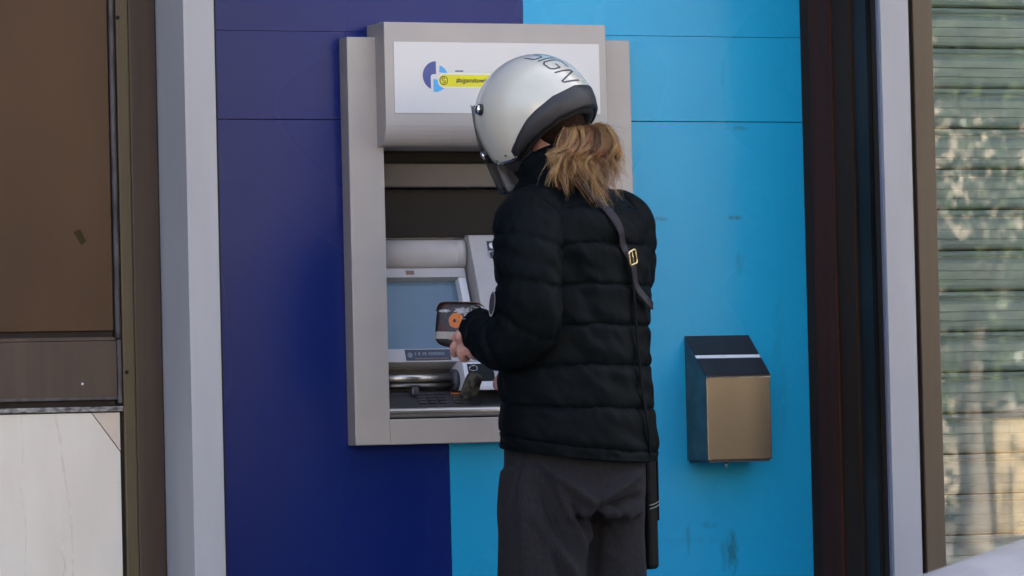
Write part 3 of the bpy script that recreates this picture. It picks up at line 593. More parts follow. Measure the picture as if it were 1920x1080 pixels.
# --- collar
cp = catmull([(0.0, 0.036, 1.505), (0.0, 0.044, 1.535), (-0.004, 0.056, 1.565), (-0.006, 0.066, 1.590)], 24)
cr_ = np.interp(np.linspace(0, 1, 24), [0, 0.15, 0.35, 0.55, 0.62, 0.8, 0.95, 1], [0.082, 0.087, 0.090, 0.083, 0.082, 0.087, 0.083, 0.076])
rg = tube_rings(cp, cr_, 64); rg = rg+(vnoise(rg*40)*0.003)[..., None]*np.array((1, 1, 0))
rin = tube_rings(cp[::-1][:12], cr_[::-1][:12]-0.014, 64); rin = rin[:, :, :]
V1, F1 = loft_vf(rg, cap=False); sub('collar', jk, V1, F1, M_['jacket'], True)
V2, F2 = loft_vf(tube_rings(cp, cr_-0.012, 64), cap=False); sub('collar_lining', jk, V2, F2, M_['helm_lining'], True)
# --- sleeves
def sleeve(path, rad, phase, seam=0.086, name='sleeve', n=170, k=90):
    p = catmull(path, n); T, N, Bn = frames(p); d = np.concatenate([[0], np.cumsum(np.linalg.norm(np.diff(p, axis=0), axis=1))]); L = d[-1]
    a = np.linspace(0, 2*np.pi, k, endpoint=False)
    rr = np.interp(d/L, np.linspace(0, 1, len(rad)), rad)
    D, AA = np.meshgrid(d, a, indexing='ij')
    dirv = np.cos(AA)[..., None]*N[:, None, :]+np.sin(AA)[..., None]*Bn[:, None, :]
    slope = dirv[..., 1]*0.018+dirv[..., 2]*-0.006
    dq = D+phase+slope; i = np.floor(dq/seam); s = dq/seam-i; cuff = np.clip((D-(L-0.035))/0.01, 0, 1)
    puff = 0.0062*(1-np.abs(2*s-1)**7)*(1-cuff)
    ds = np.minimum(s, 1-s)*seam
    # inner elbow creases
    bend = np.linalg.norm(np.gradient(T, axis=0), axis=1); bend = bend/ (bend.max()+1e-9)
    wr = vnoise(np.stack([AA*1.5+D*40, D*22, i*2.3+phase*50], -1))*0.0045+vnoise(np.stack([np.cos(AA)*6, np.sin(AA)*6, D*60], -1))*0.0020
    cre = -0.006*bend[:, None]*(0.5+0.5*np.sin(D*150))*np.clip(dirv[..., 1], 0, 1)
    pk = vnoise(np.stack([np.cos(AA)*9, np.sin(AA)*9+D*8, i], -1))*0.0034*np.exp(-ds/0.013)
    ring = p[:, None, :]+dirv*(rr[:, None]+puff+(wr+pk)*(1-0.6*cuff)+cre)[..., None]
    inn = p[-1][None, :]+dirv[-1]*(rr[-1]-0.010); inn2 = inn-T[-1]*0.05
    ring = np.concatenate([ring, (inn+T[-1]*0.0)[None], inn2[None]], 0)
    V, F = loft_vf(ring, cap=False); o = sub(name, jk, V, F, M_['jacket'], True); return p, T, N, Bn, rr, d
LW = np.array((-0.174, 0.152, 1.202))                            # left wrist
lp_, lT, lN, lB, lr, ld = sleeve([(-0.095, 0.010, 1.425), (-0.140, 0.006, 1.440), (-0.176, -0.002, 1.418), (-0.212, -0.022, 1.345), (-0.226, -0.036, 1.265), (-0.226, -0.020, 1.195), (-0.212, 0.050, 1.168), (-0.192, 0.105, 1.182), tuple(LW)],
       [0.050, 0.070, 0.074, 0.068, 0.064, 0.066, 0.065, 0.060, 0.050, 0.046], 0.03)
RW = np.array((0.188, 0.215, 1.120))
sleeve([(0.095, 0.010, 1.425), (0.140, 0.006, 1.438), (0.176, -0.002, 1.418), (0.196, 0.012, 1.345), (0.206, 0.040, 1.250), (0.206, 0.070, 1.165), (0.205, 0.125, 1.130), (0.198, 0.175, 1.122), tuple(RW)],
       [0.050, 0.070, 0.074, 0.070, 0.070, 0.071, 0.066, 0.060, 0.050, 0.046], 0.05)


# --- body: one continuous skin under the clothes, with head and hands
HC = np.array((-0.0150, 0.0900, 1.6810))                         # centre of the head
hf = np.array((0.2697, 0.8300, -0.4883)); hf /= np.linalg.norm(hf)
hu = np.array((-0.2974, 0.5400, 0.7873)); hu -= hf*np.dot(hu, hf); hu /= np.linalg.norm(hu); hf, hu = hf*math.cos(R(20))+hu*math.sin(R(20)), hu*math.cos(R(20))-hf*math.sin(R(20)); hr = np.cross(hf, hu)
hr, hu = hr*math.cos(R(10))-hu*math.sin(R(10)), hu*math.cos(R(10))+hr*math.sin(R(10))      # head tips towards the right shoulder
def hp_(x, y, z): return HC+hr*x+hf*y+hu*z
parts = []
def tb(pts, rad, n=24, k=16, flat=1.0):
    p = catmull(pts, n); rr = np.interp(np.linspace(0, 1, n), np.linspace(0, 1, len(rad)), rad); parts.append(loft_vf(tube_rings(p, rr, k, flat)))
parts.append(ellipsoid_vf(hp_(0, -0.012, 0.018), (hr*0.074, hf*0.092, hu*0.088), 28, 20))
parts.append(ellipsoid_vf(hp_(0, 0.028, -0.045), (hr*0.056, hf*0.058, hu*0.070), 24, 16))     # jaw and face
parts.append(ellipsoid_vf(hp_(0, 0.080, -0.100), (hr*0.020, hf*0.014, hu*0.014), 14, 10))     # chin
tb([hp_(0, 0.080, 0.005), hp_(0, 0.090, -0.018), hp_(0, 0.101, -0.040), hp_(0, 0.088, -0.050)], [0.008, 0.010, 0.013, 0.010], 14, 10)   # nose
tb([hp_(-0.024, 0.080, -0.068), hp_(0, 0.090, -0.067), hp_(0.024, 0.080, -0.068)], [0.004, 0.006, 0.004], 12, 8)
tb([hp_(-0.022, 0.079, -0.077), hp_(0, 0.088, -0.078), hp_(0.022, 0.079, -0.077)], [0.004, 0.007, 0.004], 12, 8)
for s in (-1, 1):
    tb([hp_(s*0.060, 0.066, 0.026), hp_(s*0.034, 0.082, 0.032), hp_(s*0.010, 0.084, 0.026)], [0.005, 0.008, 0.005], 12, 8)    # brows
    parts.append(ellipsoid_vf(hp_(s*0.077, -0.012, -0.018), (hr*0.009, hf*0.018, hu*0.031), 14, 10))
    parts.append(ellipsoid_vf(hp_(s*0.036, 0.062, -0.030), (hr*0.022, hf*0.020, hu*0.020), 14, 10))
tb([hp_(0, -0.03, -0.05), (-0.008, 0.050, 1.60), (0, 0.035, 1.55), (0, 0.02, 1.47), (0, 0.0, 1.40)], [0.060, 0.056, 0.056, 0.066, 0.10], 24, 20)
tz = np.linspace(0.86, 1.46, 20)
parts.append(loft_vf([[(0.72*np.interp(z, TZ, TA)*math.cos(t), np.interp(z, TZ, TC)+0.66*np.interp(z, TZ, TB)*math.sin(t), z) for t in np.linspace(0, 2*np.pi, 28, endpoint=False)] for z in tz]))
for s, yy in ((-1, 0.035), (1, -0.015)):
    tb([(s*0.080, yy*0.3, 0.92), (s*0.092, yy, 0.75), (s*0.098, yy+0.015, 0.50), (s*0.100, yy-0.005, 0.30), (s*0.102, yy-0.02, 0.09)], [0.070, 0.064, 0.052, 0.050, 0.036], 40, 18)
    tb([(s*0.104, yy-0.045, 0.045), (s*0.108, yy+0.03, 0.040), (s*0.116, yy+0.13, 0.026), (s*0.118, yy+0.17, 0.022)], [0.032, 0.036, 0.030, 0.016], 20, 14)
tb([(-0.150, 0.0, 1.41), (-0.200, -0.012, 1.345), (-0.222, -0.030, 1.26), (-0.222, -0.012, 1.185), (-0.205, 0.06, 1.165), tuple(LW)], [0.055, 0.048, 0.043, 0.042, 0.038, 0.026], 40, 16)
tb([(0.150, 0.0, 1.41), (0.192, 0.014, 1.345), (0.202, 0.04, 1.25), (0.203, 0.07, 1.170), (0.204, 0.125, 1.135), tuple(RW)], [0.055, 0.048, 0.043, 0.042, 0.038, 0.026], 40, 16)
def hand(W0, pts_palm, fingers, thumb):
    tb([W0]+pts_palm, [0.025, 0.030, 0.032, 0.026], 20, 16, 0.62)
    for f, r_ in fingers: tb(f, [r_*1.08, r_, r_*0.95, r_*0.80], 20, 12)
    tb(thumb, [0.013, 0.0115, 0.0105, 0.0085], 18, 12)
# left hand: comes out of the cuff, knuckles down, fingers folded under the purse, thumb on top
def lw(r_, u_, t): return LW+vw(r_, u_, t)
kn = lw(-0.040, -0.030, -0.002)
hand(LW, [lw(-0.016, -0.010, 0.0), lw(-0.030, -0.022, 0.0), kn],
     [([lw(-0.040, -0.014, -0.016), lw(-0.060, -0.022, -0.022), lw(-0.072, -0.024, -0.040), lw(-0.076, -0.016, -0.056)], 0.0092),
      ([lw(-0.036, -0.024, 0.000), lw(-0.052, -0.044, -0.002), lw(-0.050, -0.058, -0.020), lw(-0.044, -0.050, -0.038)], 0.0096),
      ([lw(-0.028, -0.030, 0.010), lw(-0.038, -0.054, 0.012), lw(-0.028, -0.070, -0.002), lw(-0.018, -0.062, -0.018)], 0.0092),
      ([lw(-0.016, -0.032, 0.014), lw(-0.018, -0.056, 0.018), lw(-0.004, -0.066, 0.008), lw(0.008, -0.058, -0.004)], 0.0080)],
     [lw(-0.004, 0.010, -0.018), lw(-0.014, 0.030, -0.034), lw(-0.026, 0.046, -0.046), lw(-0.044, 0.052, -0.052)])
def rw(x, y, z): return RW+np.array((x, y, z))
hand(RW, [rw(-0.012, 0.028, -0.004), rw(-0.026, 0.055, -0.010), rw(-0.036, 0.078, -0.016)],
     [([rw(-0.030+0.017*k, 0.075+0.004*k, -0.014), rw(-0.044+0.016*k, 0.105, -0.022), rw(-0.056+0.015*k, 0.112, -0.044), rw(-0.058+0.014*k, 0.092, -0.056)], 0.0088-0.0004*abs(k-1)) for k in range(4)],
     [rw(-0.020, 0.020, 0.006), rw(-0.052, 0.040, 0.000), rw(-0.070, 0.062, -0.016), rw(-0.074, 0.080, -0.028)])
bme = remesh_union(parts, 0.0042, 3)
bme.materials.clear(); bme.name = 'body'; body = link('body', bme, M_['skin'], P, True)
for s in (-1, 1):
    V, F = ellipsoid_vf(hp_(s*0.031, 0.071, 0.008), (hr*0.012, hf*0.012, hu*0.012), 14, 10); sub('eye', P, V, F, M_['white_print'], True)
    V, F = ellipsoid_vf(hp_(s*0.031, 0.0815, 0.008), (hr*0.005, hf*0.003, hu*0.005), 12, 8); sub('pupil', P, V, F, M_['black'], True)
# --- trousers
parts = []
zz = np.linspace(0.78, 1.00, 12)
parts.append(loft_vf([[((0.168+0.006*math.sin((z-0.78)*14))*math.cos(t)*(1 if z > 0.8 else 0.97), 0.016+(0.150-0.03*(z-0.78))*math.sin(t), z) for t in np.linspace(0, 2*np.pi, 40, endpoint=False)] for z in zz]))
for s, yy, lg in ((-1, 0.040, 1.0), (1, 0.004, 0.88)):
    tb([(s*0.088, yy*0.9, 0.88), (s*0.092, yy*0.95, 0.78), (s*0.094, yy, 0.66), (s*0.098, yy+0.008, 0.46), (s*0.100, yy, 0.26), (s*0.102, yy-0.018, 0.075)], [0.098*lg, 0.106*lg, 0.105*lg, 0.096, 0.088, 0.080], 50, 32)
tme = remesh_union(parts, 0.0065, 8); Pv, Nv = get_vn(tme)
def seg_d(Pv, a, b):
    a = np.array(a); b = np.array(b); ab = b-a; t = np.clip(((Pv-a)@ab)/(ab@ab), 0, 1); return np.linalg.norm(Pv-(a+t[:, None]*ab), axis=1), t
# folds: (start, end, half width, height) in the person's frame, on the seat and the backs of the legs
def sf(r_, z): return vw(r_, z, 0.13)
FOLDS = [((-0.080, 0.895), (0.035, 0.800), 0.014, 0.012), ((0.150, 0.890), (0.040, 0.805), 0.013, 0.012), ((0.040, 0.800), (0.020, 0.640), 0.012, -0.020),
         ((0.050, 0.800), (0.135, 0.820), 0.010, -0.016), ((0.055, 0.795), (0.135, 0.760), 0.011, 0.010), ((0.050, 0.780), (0.110, 0.700), 0.012, 0.012), ((0.075, 0.800), (0.120, 0.735), 0.008, -0.010),
         ((-0.060, 0.870), (0.005, 0.700), 0.013, 0.010), ((-0.095, 0.860), (-0.030, 0.690), 0.014, -0.010), ((-0.105, 0.790), (-0.015, 0.645), 0.015, 0.011),
         ((-0.130, 0.880), (-0.120, 0.650), 0.020, 0.008), ((-0.075, 0.760), (-0.040, 0.640), 0.012, -0.012), ((0.000, 0.780), (0.022, 0.720), 0.010, 0.010), ((-0.02, 0.80), (0.010, 0.740), 0.008, -0.009),
         ((0.04, 0.70), (0.12, 0.66), 0.010, 0.010), ((-0.125, 0.915), (-0.155, 0.80), 0.006, -0.006)]
disp = vnoise(Pv*np.array((14, 14, 7)))*0.004+vnoise(Pv*np.array((30, 30, 16))+5)*0.0016
vt = Pv@np.array((-0.819, -0.574, 0)); vr = Pv@np.array((0.574, -0.819, 0))
for a, b, w, h in FOLDS:
    A2 = np.array(a); B2 = np.array(b); Q = np.stack([vr, Pv[:, 2]], 1); ab = B2-A2; t = np.clip(((Q-A2)@ab)/(ab@ab), 0, 1)
    dist = np.linalg.norm(Q-(A2+t[:, None]*ab), axis=1); disp += 1.5*h*np.exp(-(dist/(0.85*w))**2)*(0.35+0.65*np.sin(np.pi*np.clip(t, 0.02, 0.98))**0.6)*np.clip(vt/0.05, 0, 1)
low = np.clip((0.62-Pv[:, 2])/0.2, 0, 1); disp += low*0.007*np.sin(Pv[:, 2]*52+vnoise(Pv*9)*3)
set_v(tme, Pv+Nv*disp[:, None]); tme.materials.clear(); tme.name = 'trousers'; link('trousers', tme, M_['trouser'], P, True)
box('belt_loop_thread', -0.001, 0.001, -0.001, 0.001, 0.0, 0.001, M_['thread'], P, local=True).location = vw(-0.07, 0.895, 0.10)
for s, yy in ((-1, 0.040), (1, -0.012)):
    prt = [loft_vf([[(s*0.112+0.046*w*math.cos(t)+0.006*s*(y-0.05)*8, yy+y+0.0*t, 0.014+h*max(math.sin(t), -0.2)) for t in np.linspace(0, 2*np.pi, 20, endpoint=False)] for y, w, h in ((-0.095, 0.4, 0.05), (-0.085, 0.7, 0.085), (-0.05, 0.85, 0.10), (0.0, 0.9, 0.095), (0.06, 1.0, 0.072), (0.12, 1.02, 0.055), (0.17, 0.8, 0.04), (0.188, 0.4, 0.025))])]
    V, F = merge(prt); sh = sub('shoe', P, V, F, M_['shoe'], True)
    outl = [(s*0.112+0.050*w*math.cos(0 if k < 8 else math.pi)+0.006*s*(y-0.05)*8, yy+y) for k, (y, w) in enumerate([(-0.095, 0.4), (-0.085, 0.7), (-0.05, 0.85), (0.0, 0.9), (0.06, 1.0), (0.12, 1.02), (0.17, 0.8), (0.19, 0.4)]+[(0.19, 0.4), (0.17, 0.8), (0.12, 1.02), (0.06, 1.0), (0.0, 0.9), (-0.05, 0.85), (-0.085, 0.7), (-0.095, 0.4)])]
    prism('sole', outl, 'z', 0.001, 0.016, M_['rubber'], sh, local=True)
# --- sleeve patch and cuff stitching
iq = int(np.argmin(np.abs(ld-ld[-1]*0.80)))
def on_sleeve(i, ang, out=0.0): return lp_[i]+(lN[i]*math.cos(ang)+lB[i]*math.sin(ang))*(lr[i]+0.0135+out)
pc = vw(-0.184, 1.250, 0.200); pn = vw(-0.90, 0, 0.42); pn[2] = 0.12; pn /= np.linalg.norm(pn)
pu = np.array((0, 0, 1.0)); pu -= pn*np.dot(pu, pn); pu /= np.linalg.norm(pu); pr_ = np.cross(pu, pn)
def patch_ring(name, r1, r2, off, m):
    V = []; F = []; n = 32
    for i in range(n):
        a = 2*math.pi*i/n
        for rr in (r1, r2): V.append(pc+pn*off+pr_*math.cos(a)*rr*0.58+pu*math.sin(a)*rr)
        F.append((2*i, 2*i+1, 2*((i+1) % n)+1, 2*((i+1) % n)))
    return sub(name, jk, V, F, m)
patch_ring('sleeve_patch', 0.001, 0.0275, 0.0010, M_['patch']); patch_ring('patch_border', 0.0245, 0.0285, 0.0018, M_['thread_w'])
V, F = loft_vf([[pc+pn*o_+pr_*math.cos(a)*0.0156+pu*math.sin(a)*0.0272 for a in np.linspace(0, 2*np.pi, 28, endpoint=False)] for o_ in (-0.012, 0.0006)]); sub('patch_backing', jk, V, F, M_['jacket'])
tdir = vw(-0.15, 0.0, 0.92); tdir[2] = 0.36; tdir /= np.linalg.norm(tdir)
def cuff_pt(along, up):                      # embroidery lies on the street side of the cuff
    i = np.clip(np.searchsorted(ld, ld[-1]-along), 1, len(ld)-1); c = lp_[i]; d_ = tdir-lT[i]*np.dot(tdir, lT[i]); d_ /= np.linalg.norm(d_)
    e_ = np.cross(lT[i], d_); e_ = e_ if e_[2] > 0 else -e_
    ang = up/(lr[i]+0.01); return c+(d_*math.cos(ang)+e_*math.sin(ang))*(lr[i]+0.0135)
for q in ([(0.008, 0.016), (0.012, 0.022), (0.020, 0.020), (0.026, 0.026)], [(0.010, 0.010), (0.018, 0.012), (0.024, 0.008)], [(0.006, 0.006), (0.012, -0.006), (0.016, 0.004), (0.022, -0.008)],
          [(0.012, -0.012), (0.020, -0.016), (0.028, -0.012)], [(0.004, 0.0), (0.006, 0.012), (0.014, 0.006)]):
    tube('embroidery', [cuff_pt(*p_) for p_ in q], 0.0009, M_['thread'], jk, 6, 16, local=True)
# --- hair: wavy strands falling from under the helmet on to the collar
def lock_guides(n):
    out = []
    for _ in range(n):
        k = random.random(); r0_ = -0.026+0.082*k; t0 = 0.010+0.030*random.random()
        rt = -0.044+0.136*k+random.gauss(0, 0.012); ln = random.uniform(0.45, 1.02)*(1.0-0.30*abs(k-0.62)); dep = random.random()
        zb = 1.628-0.172*ln; bulge = 0.030*dep+0.055
        p0 = vw(r0_, 1.636+0.010*k, t0)
        p1 = vw(r0_*1.05+0.008+0.012*k, 1.626+0.006*dep, t0+0.030+0.02*dep)
        p2 = vw(r0_+(rt-r0_)*0.45+0.030*k-0.008*(1-k), 1.588-0.02*(1-dep), 0.045+bulge)
        p3 = vw(r0_+(rt-r0_)*0.85, 0.5*(1.61+zb), 0.060+bulge)
        fl = random.gauss(0.010, 0.016)
        p4 = vw(rt+fl*(1 if k > .4 else -0.4), zb, 0.070+bulge+random.uniform(-0.01, 0.012))
        out.append(([p0, p1, p2, p3, p4], dep, k))
    for _ in range(5):                       # lowest lock reaching down the back
        rt = 0.058+random.gauss(0, 0.006); out.append(([vw(0.02, 1.636, 0.02), vw(0.035, 1.615, 0.07), vw(0.05, 1.57, 0.115), vw(0.056, 1.51, 0.125), vw(rt, 1.452, 0.118)], 0.6, 0.6))
    for _ in range(44):                      # loose wisps blown out to the side
        z = random.uniform(1.50, 1.63); rr = random.uniform(0.070, 0.125); out.append(([vw(0.035, 1.640, 0.02), vw(0.050, 1.628, 0.05), vw(0.065, z+0.015, 0.07), vw(rr-0.015, z, 0.075), vw(rr, z+random.uniform(-0.015, 0.012), 0.078)], -1, 1.0))
    return out
HV = []; HF = []; HT = []
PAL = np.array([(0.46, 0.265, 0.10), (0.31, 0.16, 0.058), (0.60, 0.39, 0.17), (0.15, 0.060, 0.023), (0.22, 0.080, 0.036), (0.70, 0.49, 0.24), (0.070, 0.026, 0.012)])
a3 = np.array([0, 2*np.pi/3, 4*np.pi/3]); NP = 24
for gpts, dep, k in lock_guides(120):
    g = catmull(gpts, NP); T, N, Bn = frames(g); wisp = dep < 0
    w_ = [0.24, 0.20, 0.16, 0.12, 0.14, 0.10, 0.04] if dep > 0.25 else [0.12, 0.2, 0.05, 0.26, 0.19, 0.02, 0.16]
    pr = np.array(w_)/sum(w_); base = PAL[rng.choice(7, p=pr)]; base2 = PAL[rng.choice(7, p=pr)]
    ns = 2 if wisp else int(rng.integers(34, 58)); amp = 0.0115*rng.uniform(0.6, 1.4); fr = rng.uniform(1.35, 1.75); ph = 3.2*k+2.2*dep+rng.normal(0, 0.45); u_ = np.linspace(0, 1, NP)
    wid = 0.003 if wisp else rng.uniform(0.004, 0.010)
    for _ in range(ns):
        a = rng.uniform(0, 6.28); fly = rng.random() < 0.06; rr = wid*math.sqrt(rng.random())*(1.9 if fly else 1.0)
        spread = 0.6+0.8*u_-(0.2 if fly else 1.25)*np.clip(u_-0.45, 0, 1); ph2 = ph+rng.normal(0, 0.10)
        q = g+(N*math.cos(a)+Bn*math.sin(a))*(rr*spread)[:, None]+(vw(1, 0, 0)[None]*np.cos(u_*fr*6.28+ph2)[:, None]+0.7*vw(0, 0, 1)[None]*np.sin(u_*fr*6.28+ph2)[:, None])*(amp*np.minimum(u_*1.6, 1.0))[:, None]
        q = q+np.cumsum(rng.normal(0, 0.00012 if not fly else 0.0006, (NP, 3)), axis=0)
        cut = int(rng.integers(13, NP+1)); q = q[:cut]
        rad = rng.uniform(0.00026, 0.00046)*np.interp(np.linspace(0, 1, cut), [0, 0.6, 1], [1, 0.9, 0.15])
        Tq, Nq, Bq = frames(q); rg = q[:, None, :]+rad[:, None, None]*(np.cos(a3)[None, :, None]*Nq[:, None, :]+np.sin(a3)[None, :, None]*Bq[:, None, :])
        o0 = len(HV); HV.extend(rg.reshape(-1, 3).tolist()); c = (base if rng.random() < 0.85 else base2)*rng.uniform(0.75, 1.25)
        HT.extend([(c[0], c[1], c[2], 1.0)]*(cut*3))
        for i in range(cut-1):
            for j in range(3): HF.append((o0+i*3+j, o0+i*3+(j+1) % 3, o0+(i+1)*3+(j+1) % 3, o0+(i+1)*3+j))
hm = mesh('hair', HV, HF, True); at = hm.color_attributes.new('tint', 'FLOAT_COLOR', 'POINT'); at.data.foreach_set('color', np.array(HT, dtype=np.float32).ravel())
hair = link('hair', hm, M_['hair'], P, True); hair['label'] = 'wavy blond shoulder length hair with reddish brown under layers'
# scalp hair under the helmet
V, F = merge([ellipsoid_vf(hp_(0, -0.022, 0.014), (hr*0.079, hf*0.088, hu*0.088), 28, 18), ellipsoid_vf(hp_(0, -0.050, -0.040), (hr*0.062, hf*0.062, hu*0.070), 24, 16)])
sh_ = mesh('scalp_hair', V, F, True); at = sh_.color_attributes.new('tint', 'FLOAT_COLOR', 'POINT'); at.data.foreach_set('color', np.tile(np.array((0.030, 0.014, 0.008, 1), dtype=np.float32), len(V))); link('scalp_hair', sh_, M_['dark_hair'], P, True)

# ================================================================== HELMET (local: x right, y forward, z up)
H = empty('motorcycle_helmet', (0, 0, 0), 'pearl white open face helmet with black rim worn on the bowed head', 'helmet')
c3 = Matrix.Rotation(PHI, 3, 'Z'); hw = [c3 @ Vector(v_) for v_ in (hr, hf, hu)]; hcw = PO+c3 @ Vector(HC)
H.matrix_world = Matrix(((hw[0].x, hw[1].x, hw[2].x, hcw.x), (hw[0].y, hw[1].y, hw[2].y, hcw.y), (hw[0].z, hw[1].z, hw[2].z, hcw.z), (0, 0, 0, 1)))
HA, HBk, HB, HH = 0.126, 0.150, 0.140, 0.132      # half width, front, back, height
def shell(th, ph, off=0.0):
    """th: azimuth, 0 = face, pi = nape; ph: elevation"""
    th = np.asarray(th, float); ph = np.asarray(ph, float); th, ph = np.broadcast_arrays(th, ph)
    c = np.where(ph > 0, np.cos(ph), np.abs(np.cos(ph))**0.55); s = np.sin(ph)
    ly = np.where(np.cos(th) > 0, HBk, HB)+off
    return np.stack([(HA+off)*np.sin(th)*c, ly*np.cos(th)*c, (HH+off)*s*np.where(ph > 0, 1.0, 1.0)], -1)
def phmin(th):
    a = np.degrees(np.abs((np.asarray(th)+np.pi) % (2*np.pi)-np.pi))
    return np.radians(np.interp(a, [0, 22, 28, 32, 38, 48, 66, 82, 90, 96, 104, 116, 130, 150, 180], [32, 26, 10, -14, -30, -37, -39, -40, -39, -34, -28, -21, -14, -7, -4]))
nt_, np_ = 240, 46
TH = np.linspace(-np.pi, np.pi, nt_, endpoint=False)
def shell_grid(off, lo=0.0, hi=1.0, n=np_, extra=0.0):
    u_ = np.linspace(lo, hi, n); pm = phmin(TH)+extra
    PHg = pm[None, :]+(np.pi/2*0.9999-pm[None, :])*u_[:, None]
    return shell(TH[None, :], PHg, off)
go = shell_grid(0.0); gi = shell_grid(-0.006)
V, F = loft_vf(np.concatenate([gi[::-1], go], 0), cap=False); sub('shell', H, V, F, M_['helmet'], True)
gl_ = shell_grid(-0.0066, 0, 1, 24, 0.02); gl2 = shell_grid(-0.030, 0, 1, 24, 0.05); V, F = loft_vf(np.concatenate([gl_[:1], gl2], 0), cap=False); sub('lining', H, V, F, M_['helm_lining'], True)
# black rim: wide band at the nape, narrow round the cheeks
def rim_band(name, w_nape, w_side, off, m, t0=90, t1=270, ext=0.0):
    ths = np.radians(np.linspace(t0, t1, 110)); rows = []
    a = np.abs(np.degrees(ths)-180); w = np.interp(a, [0, 60, 80, 90], [w_nape, w_nape*0.9, w_side, w_side])
    fade = np.clip((90-a)/8, 0, 1)
    pm = phmin(ths); prof_ = [(-0.30, -0.020), (-0.42, -0.008), (-0.38, 0.001), (-0.20, 0.0042), (0.4, 0.0046), (0.92, 0.0036), (1.0, -0.001)]
    for s_, o_ in prof_: rows.append(shell(ths, pm+w*s_+ext, off+o_*np.maximum(fade, 0.25)))
    G_ = np.stack(rows, 1); n, k, _ = G_.shape; V = G_.reshape(-1, 3); F = [(i*k+j, i*k+j+1, (i+1)*k+j+1, (i+1)*k+j) for i in range(n-1) for j in range(k-1)]
    return sub(name, H, V, F, m, True)
rim_band('rim_trim', R(17), R(10), 0.0, M_['helm_trim'])
ths = np.radians(np.linspace(88, 272, 80)); pth = shell(ths, phmin(ths)-R(6), -0.020); sub('rim_roll', H, *loft_vf(tube_rings(pth, 0.0150, 16)), M_['helm_lining'], True)
ths = np.radians(np.linspace(90, 270, 80)); pth = shell(ths, phmin(ths)-R(6.5), -0.0035); sub('rim_piping', H, *loft_vf(tube_rings(pth, 0.0022, 8)), M_['black'], True)
# cheek edge beading and cheek pads
for s in (-1, 1):
    ths = s*np.radians(np.linspace(38, 92, 40)); sub('edge_beading', H, *loft_vf(tube_rings(shell(ths, phmin(ths), -0.001), 0.0026, 8)), M_['chrome'], True)
    V, F = ellipsoid_vf((s*0.083, 0.020, -0.070), ((0.020, 0, 0), (0, 0.050, 0), (0, 0, 0.044)), 20, 14); sub('cheek_pad', H, V, F, M_['helm_lining'], True)
    st = [shell(np.array(s*R(95)), np.array(R(-40)), -0.022), np.array((s*0.075, 0.030, -0.112)), np.array((s*0.045, 0.052, -0.137)), np.array((0, 0.060, -0.146))]
    p_ = catmull(st, 24); Vs = []; Fs = []
    for i, q in enumerate(p_):
        Vs += [q+np.array((0, -0.010, 0)), q+np.array((0, 0.010, 0)), q+np.array((0, 0.010, -0.0025)), q+np.array((0, -0.010, -0.0025))]
        if i: Fs += [(4*i-4+j, 4*i-4+(j+1) % 4, 4*i+(j+1) % 4, 4*i+j) for j in range(4)]
    sub('chin_strap', H, Vs, Fs, M_['helm_lining'])
ring = [(-0.070+0.006*math.cos(a), 0.036+0.003*math.cos(a), -0.116+0.007*math.sin(a)) for a in np.linspace(0.0, 6.0, 20)]; sub('strap_ring', H, *loft_vf(tube_rings(ring, 0.0018, 8)), M_['chrome'], True)
# visor: curved smoked shield from the brow snaps to below the chin
def vis(th, v_): # v_ 0 top, 1 bottom
    return np.stack([(HA+0.006)*np.sin(th)*(1-0.10*v_**2-0.10*np.clip(0.5-v_, 0, 1)), (HBk+0.006)*np.cos(th)*(1-0.14*v_**2-0.34*np.clip(0.5-v_, 0, 1)**1.6)+0.012*v_, 0.062-0.212*v_*(1-0.26*np.abs(np.sin(th))**3)+0*th], -1)
tv = np.radians(np.linspace(-44, 44, 60)); vv = np.linspace(0, 1, 30); Gv = vis(tv[None, :], vv[:, None])
n, k, _ = Gv.shape; Fv = [(i*k+j, i*k+j+1, (i+1)*k+j+1, (i+1)*k+j) for i in range(n-1) for j in range(k-1)]
vz = sub('visor', H, Gv.reshape(-1, 3), Fv, M_['visor'], True); so_ = vz.modifiers.new('thick', 'SOLIDIFY'); so_.thickness = 0.002
sub('visor_edge', H, *loft_vf(tube_rings(vis(tv, np.ones_like(tv)), 0.0020, 8)), M_['black'], True)
sub('visor_edge', H, *loft_vf(tube_rings(vis(tv, np.zeros_like(tv)), 0.0018, 8)), M_['chrome'], True)
for th_, ph_, rr in ((0, 36, 0.011), (-68, 20, 0.011), (68, 20, 0.011), (-43, -22, 0.010), (43, -22, 0.010)):
    c = shell(np.array(R(th_)), np.array(R(ph_)), 0.008); nrm = c/np.linalg.norm(c); e1 = np.cross(nrm, (0, 0, 1.0)); e1 /= np.linalg.norm(e1); e2 = np.cross(nrm, e1)
    V, F = ellipsoid_vf(c, (e1*rr, e2*rr, nrm*0.007), 18, 12); sub('snap_stud', H, V, F, M_['chrome'], True)
    V, F = loft_vf([[c-nrm*o_+(e1*math.cos(a)+e2*math.sin(a))*(rr*1.15) for a in np.linspace(0, 6.2832, 20, endpoint=False)] for o_ in (0.0015, 0.009)]); sub('stud_base', H, V, F, M_['helm_trim'])
for th_, ph_ in ((-80, -32), (-60, -34), (80, -32), (60, -34)):
    c = shell(np.array(R(th_)), np.array(R(ph_)), 0.0005); nrm = c/np.linalg.norm(c); e1 = np.cross(nrm, (0, 0, 1.0)); e1 /= np.linalg.norm(e1); e2 = np.cross(nrm, e1)
    V, F = ellipsoid_vf(c, (e1*0.0030, e2*0.0030, nrm*0.0012), 12, 8); sub('rivet', H, V, F, M_['helm_trim'], True)
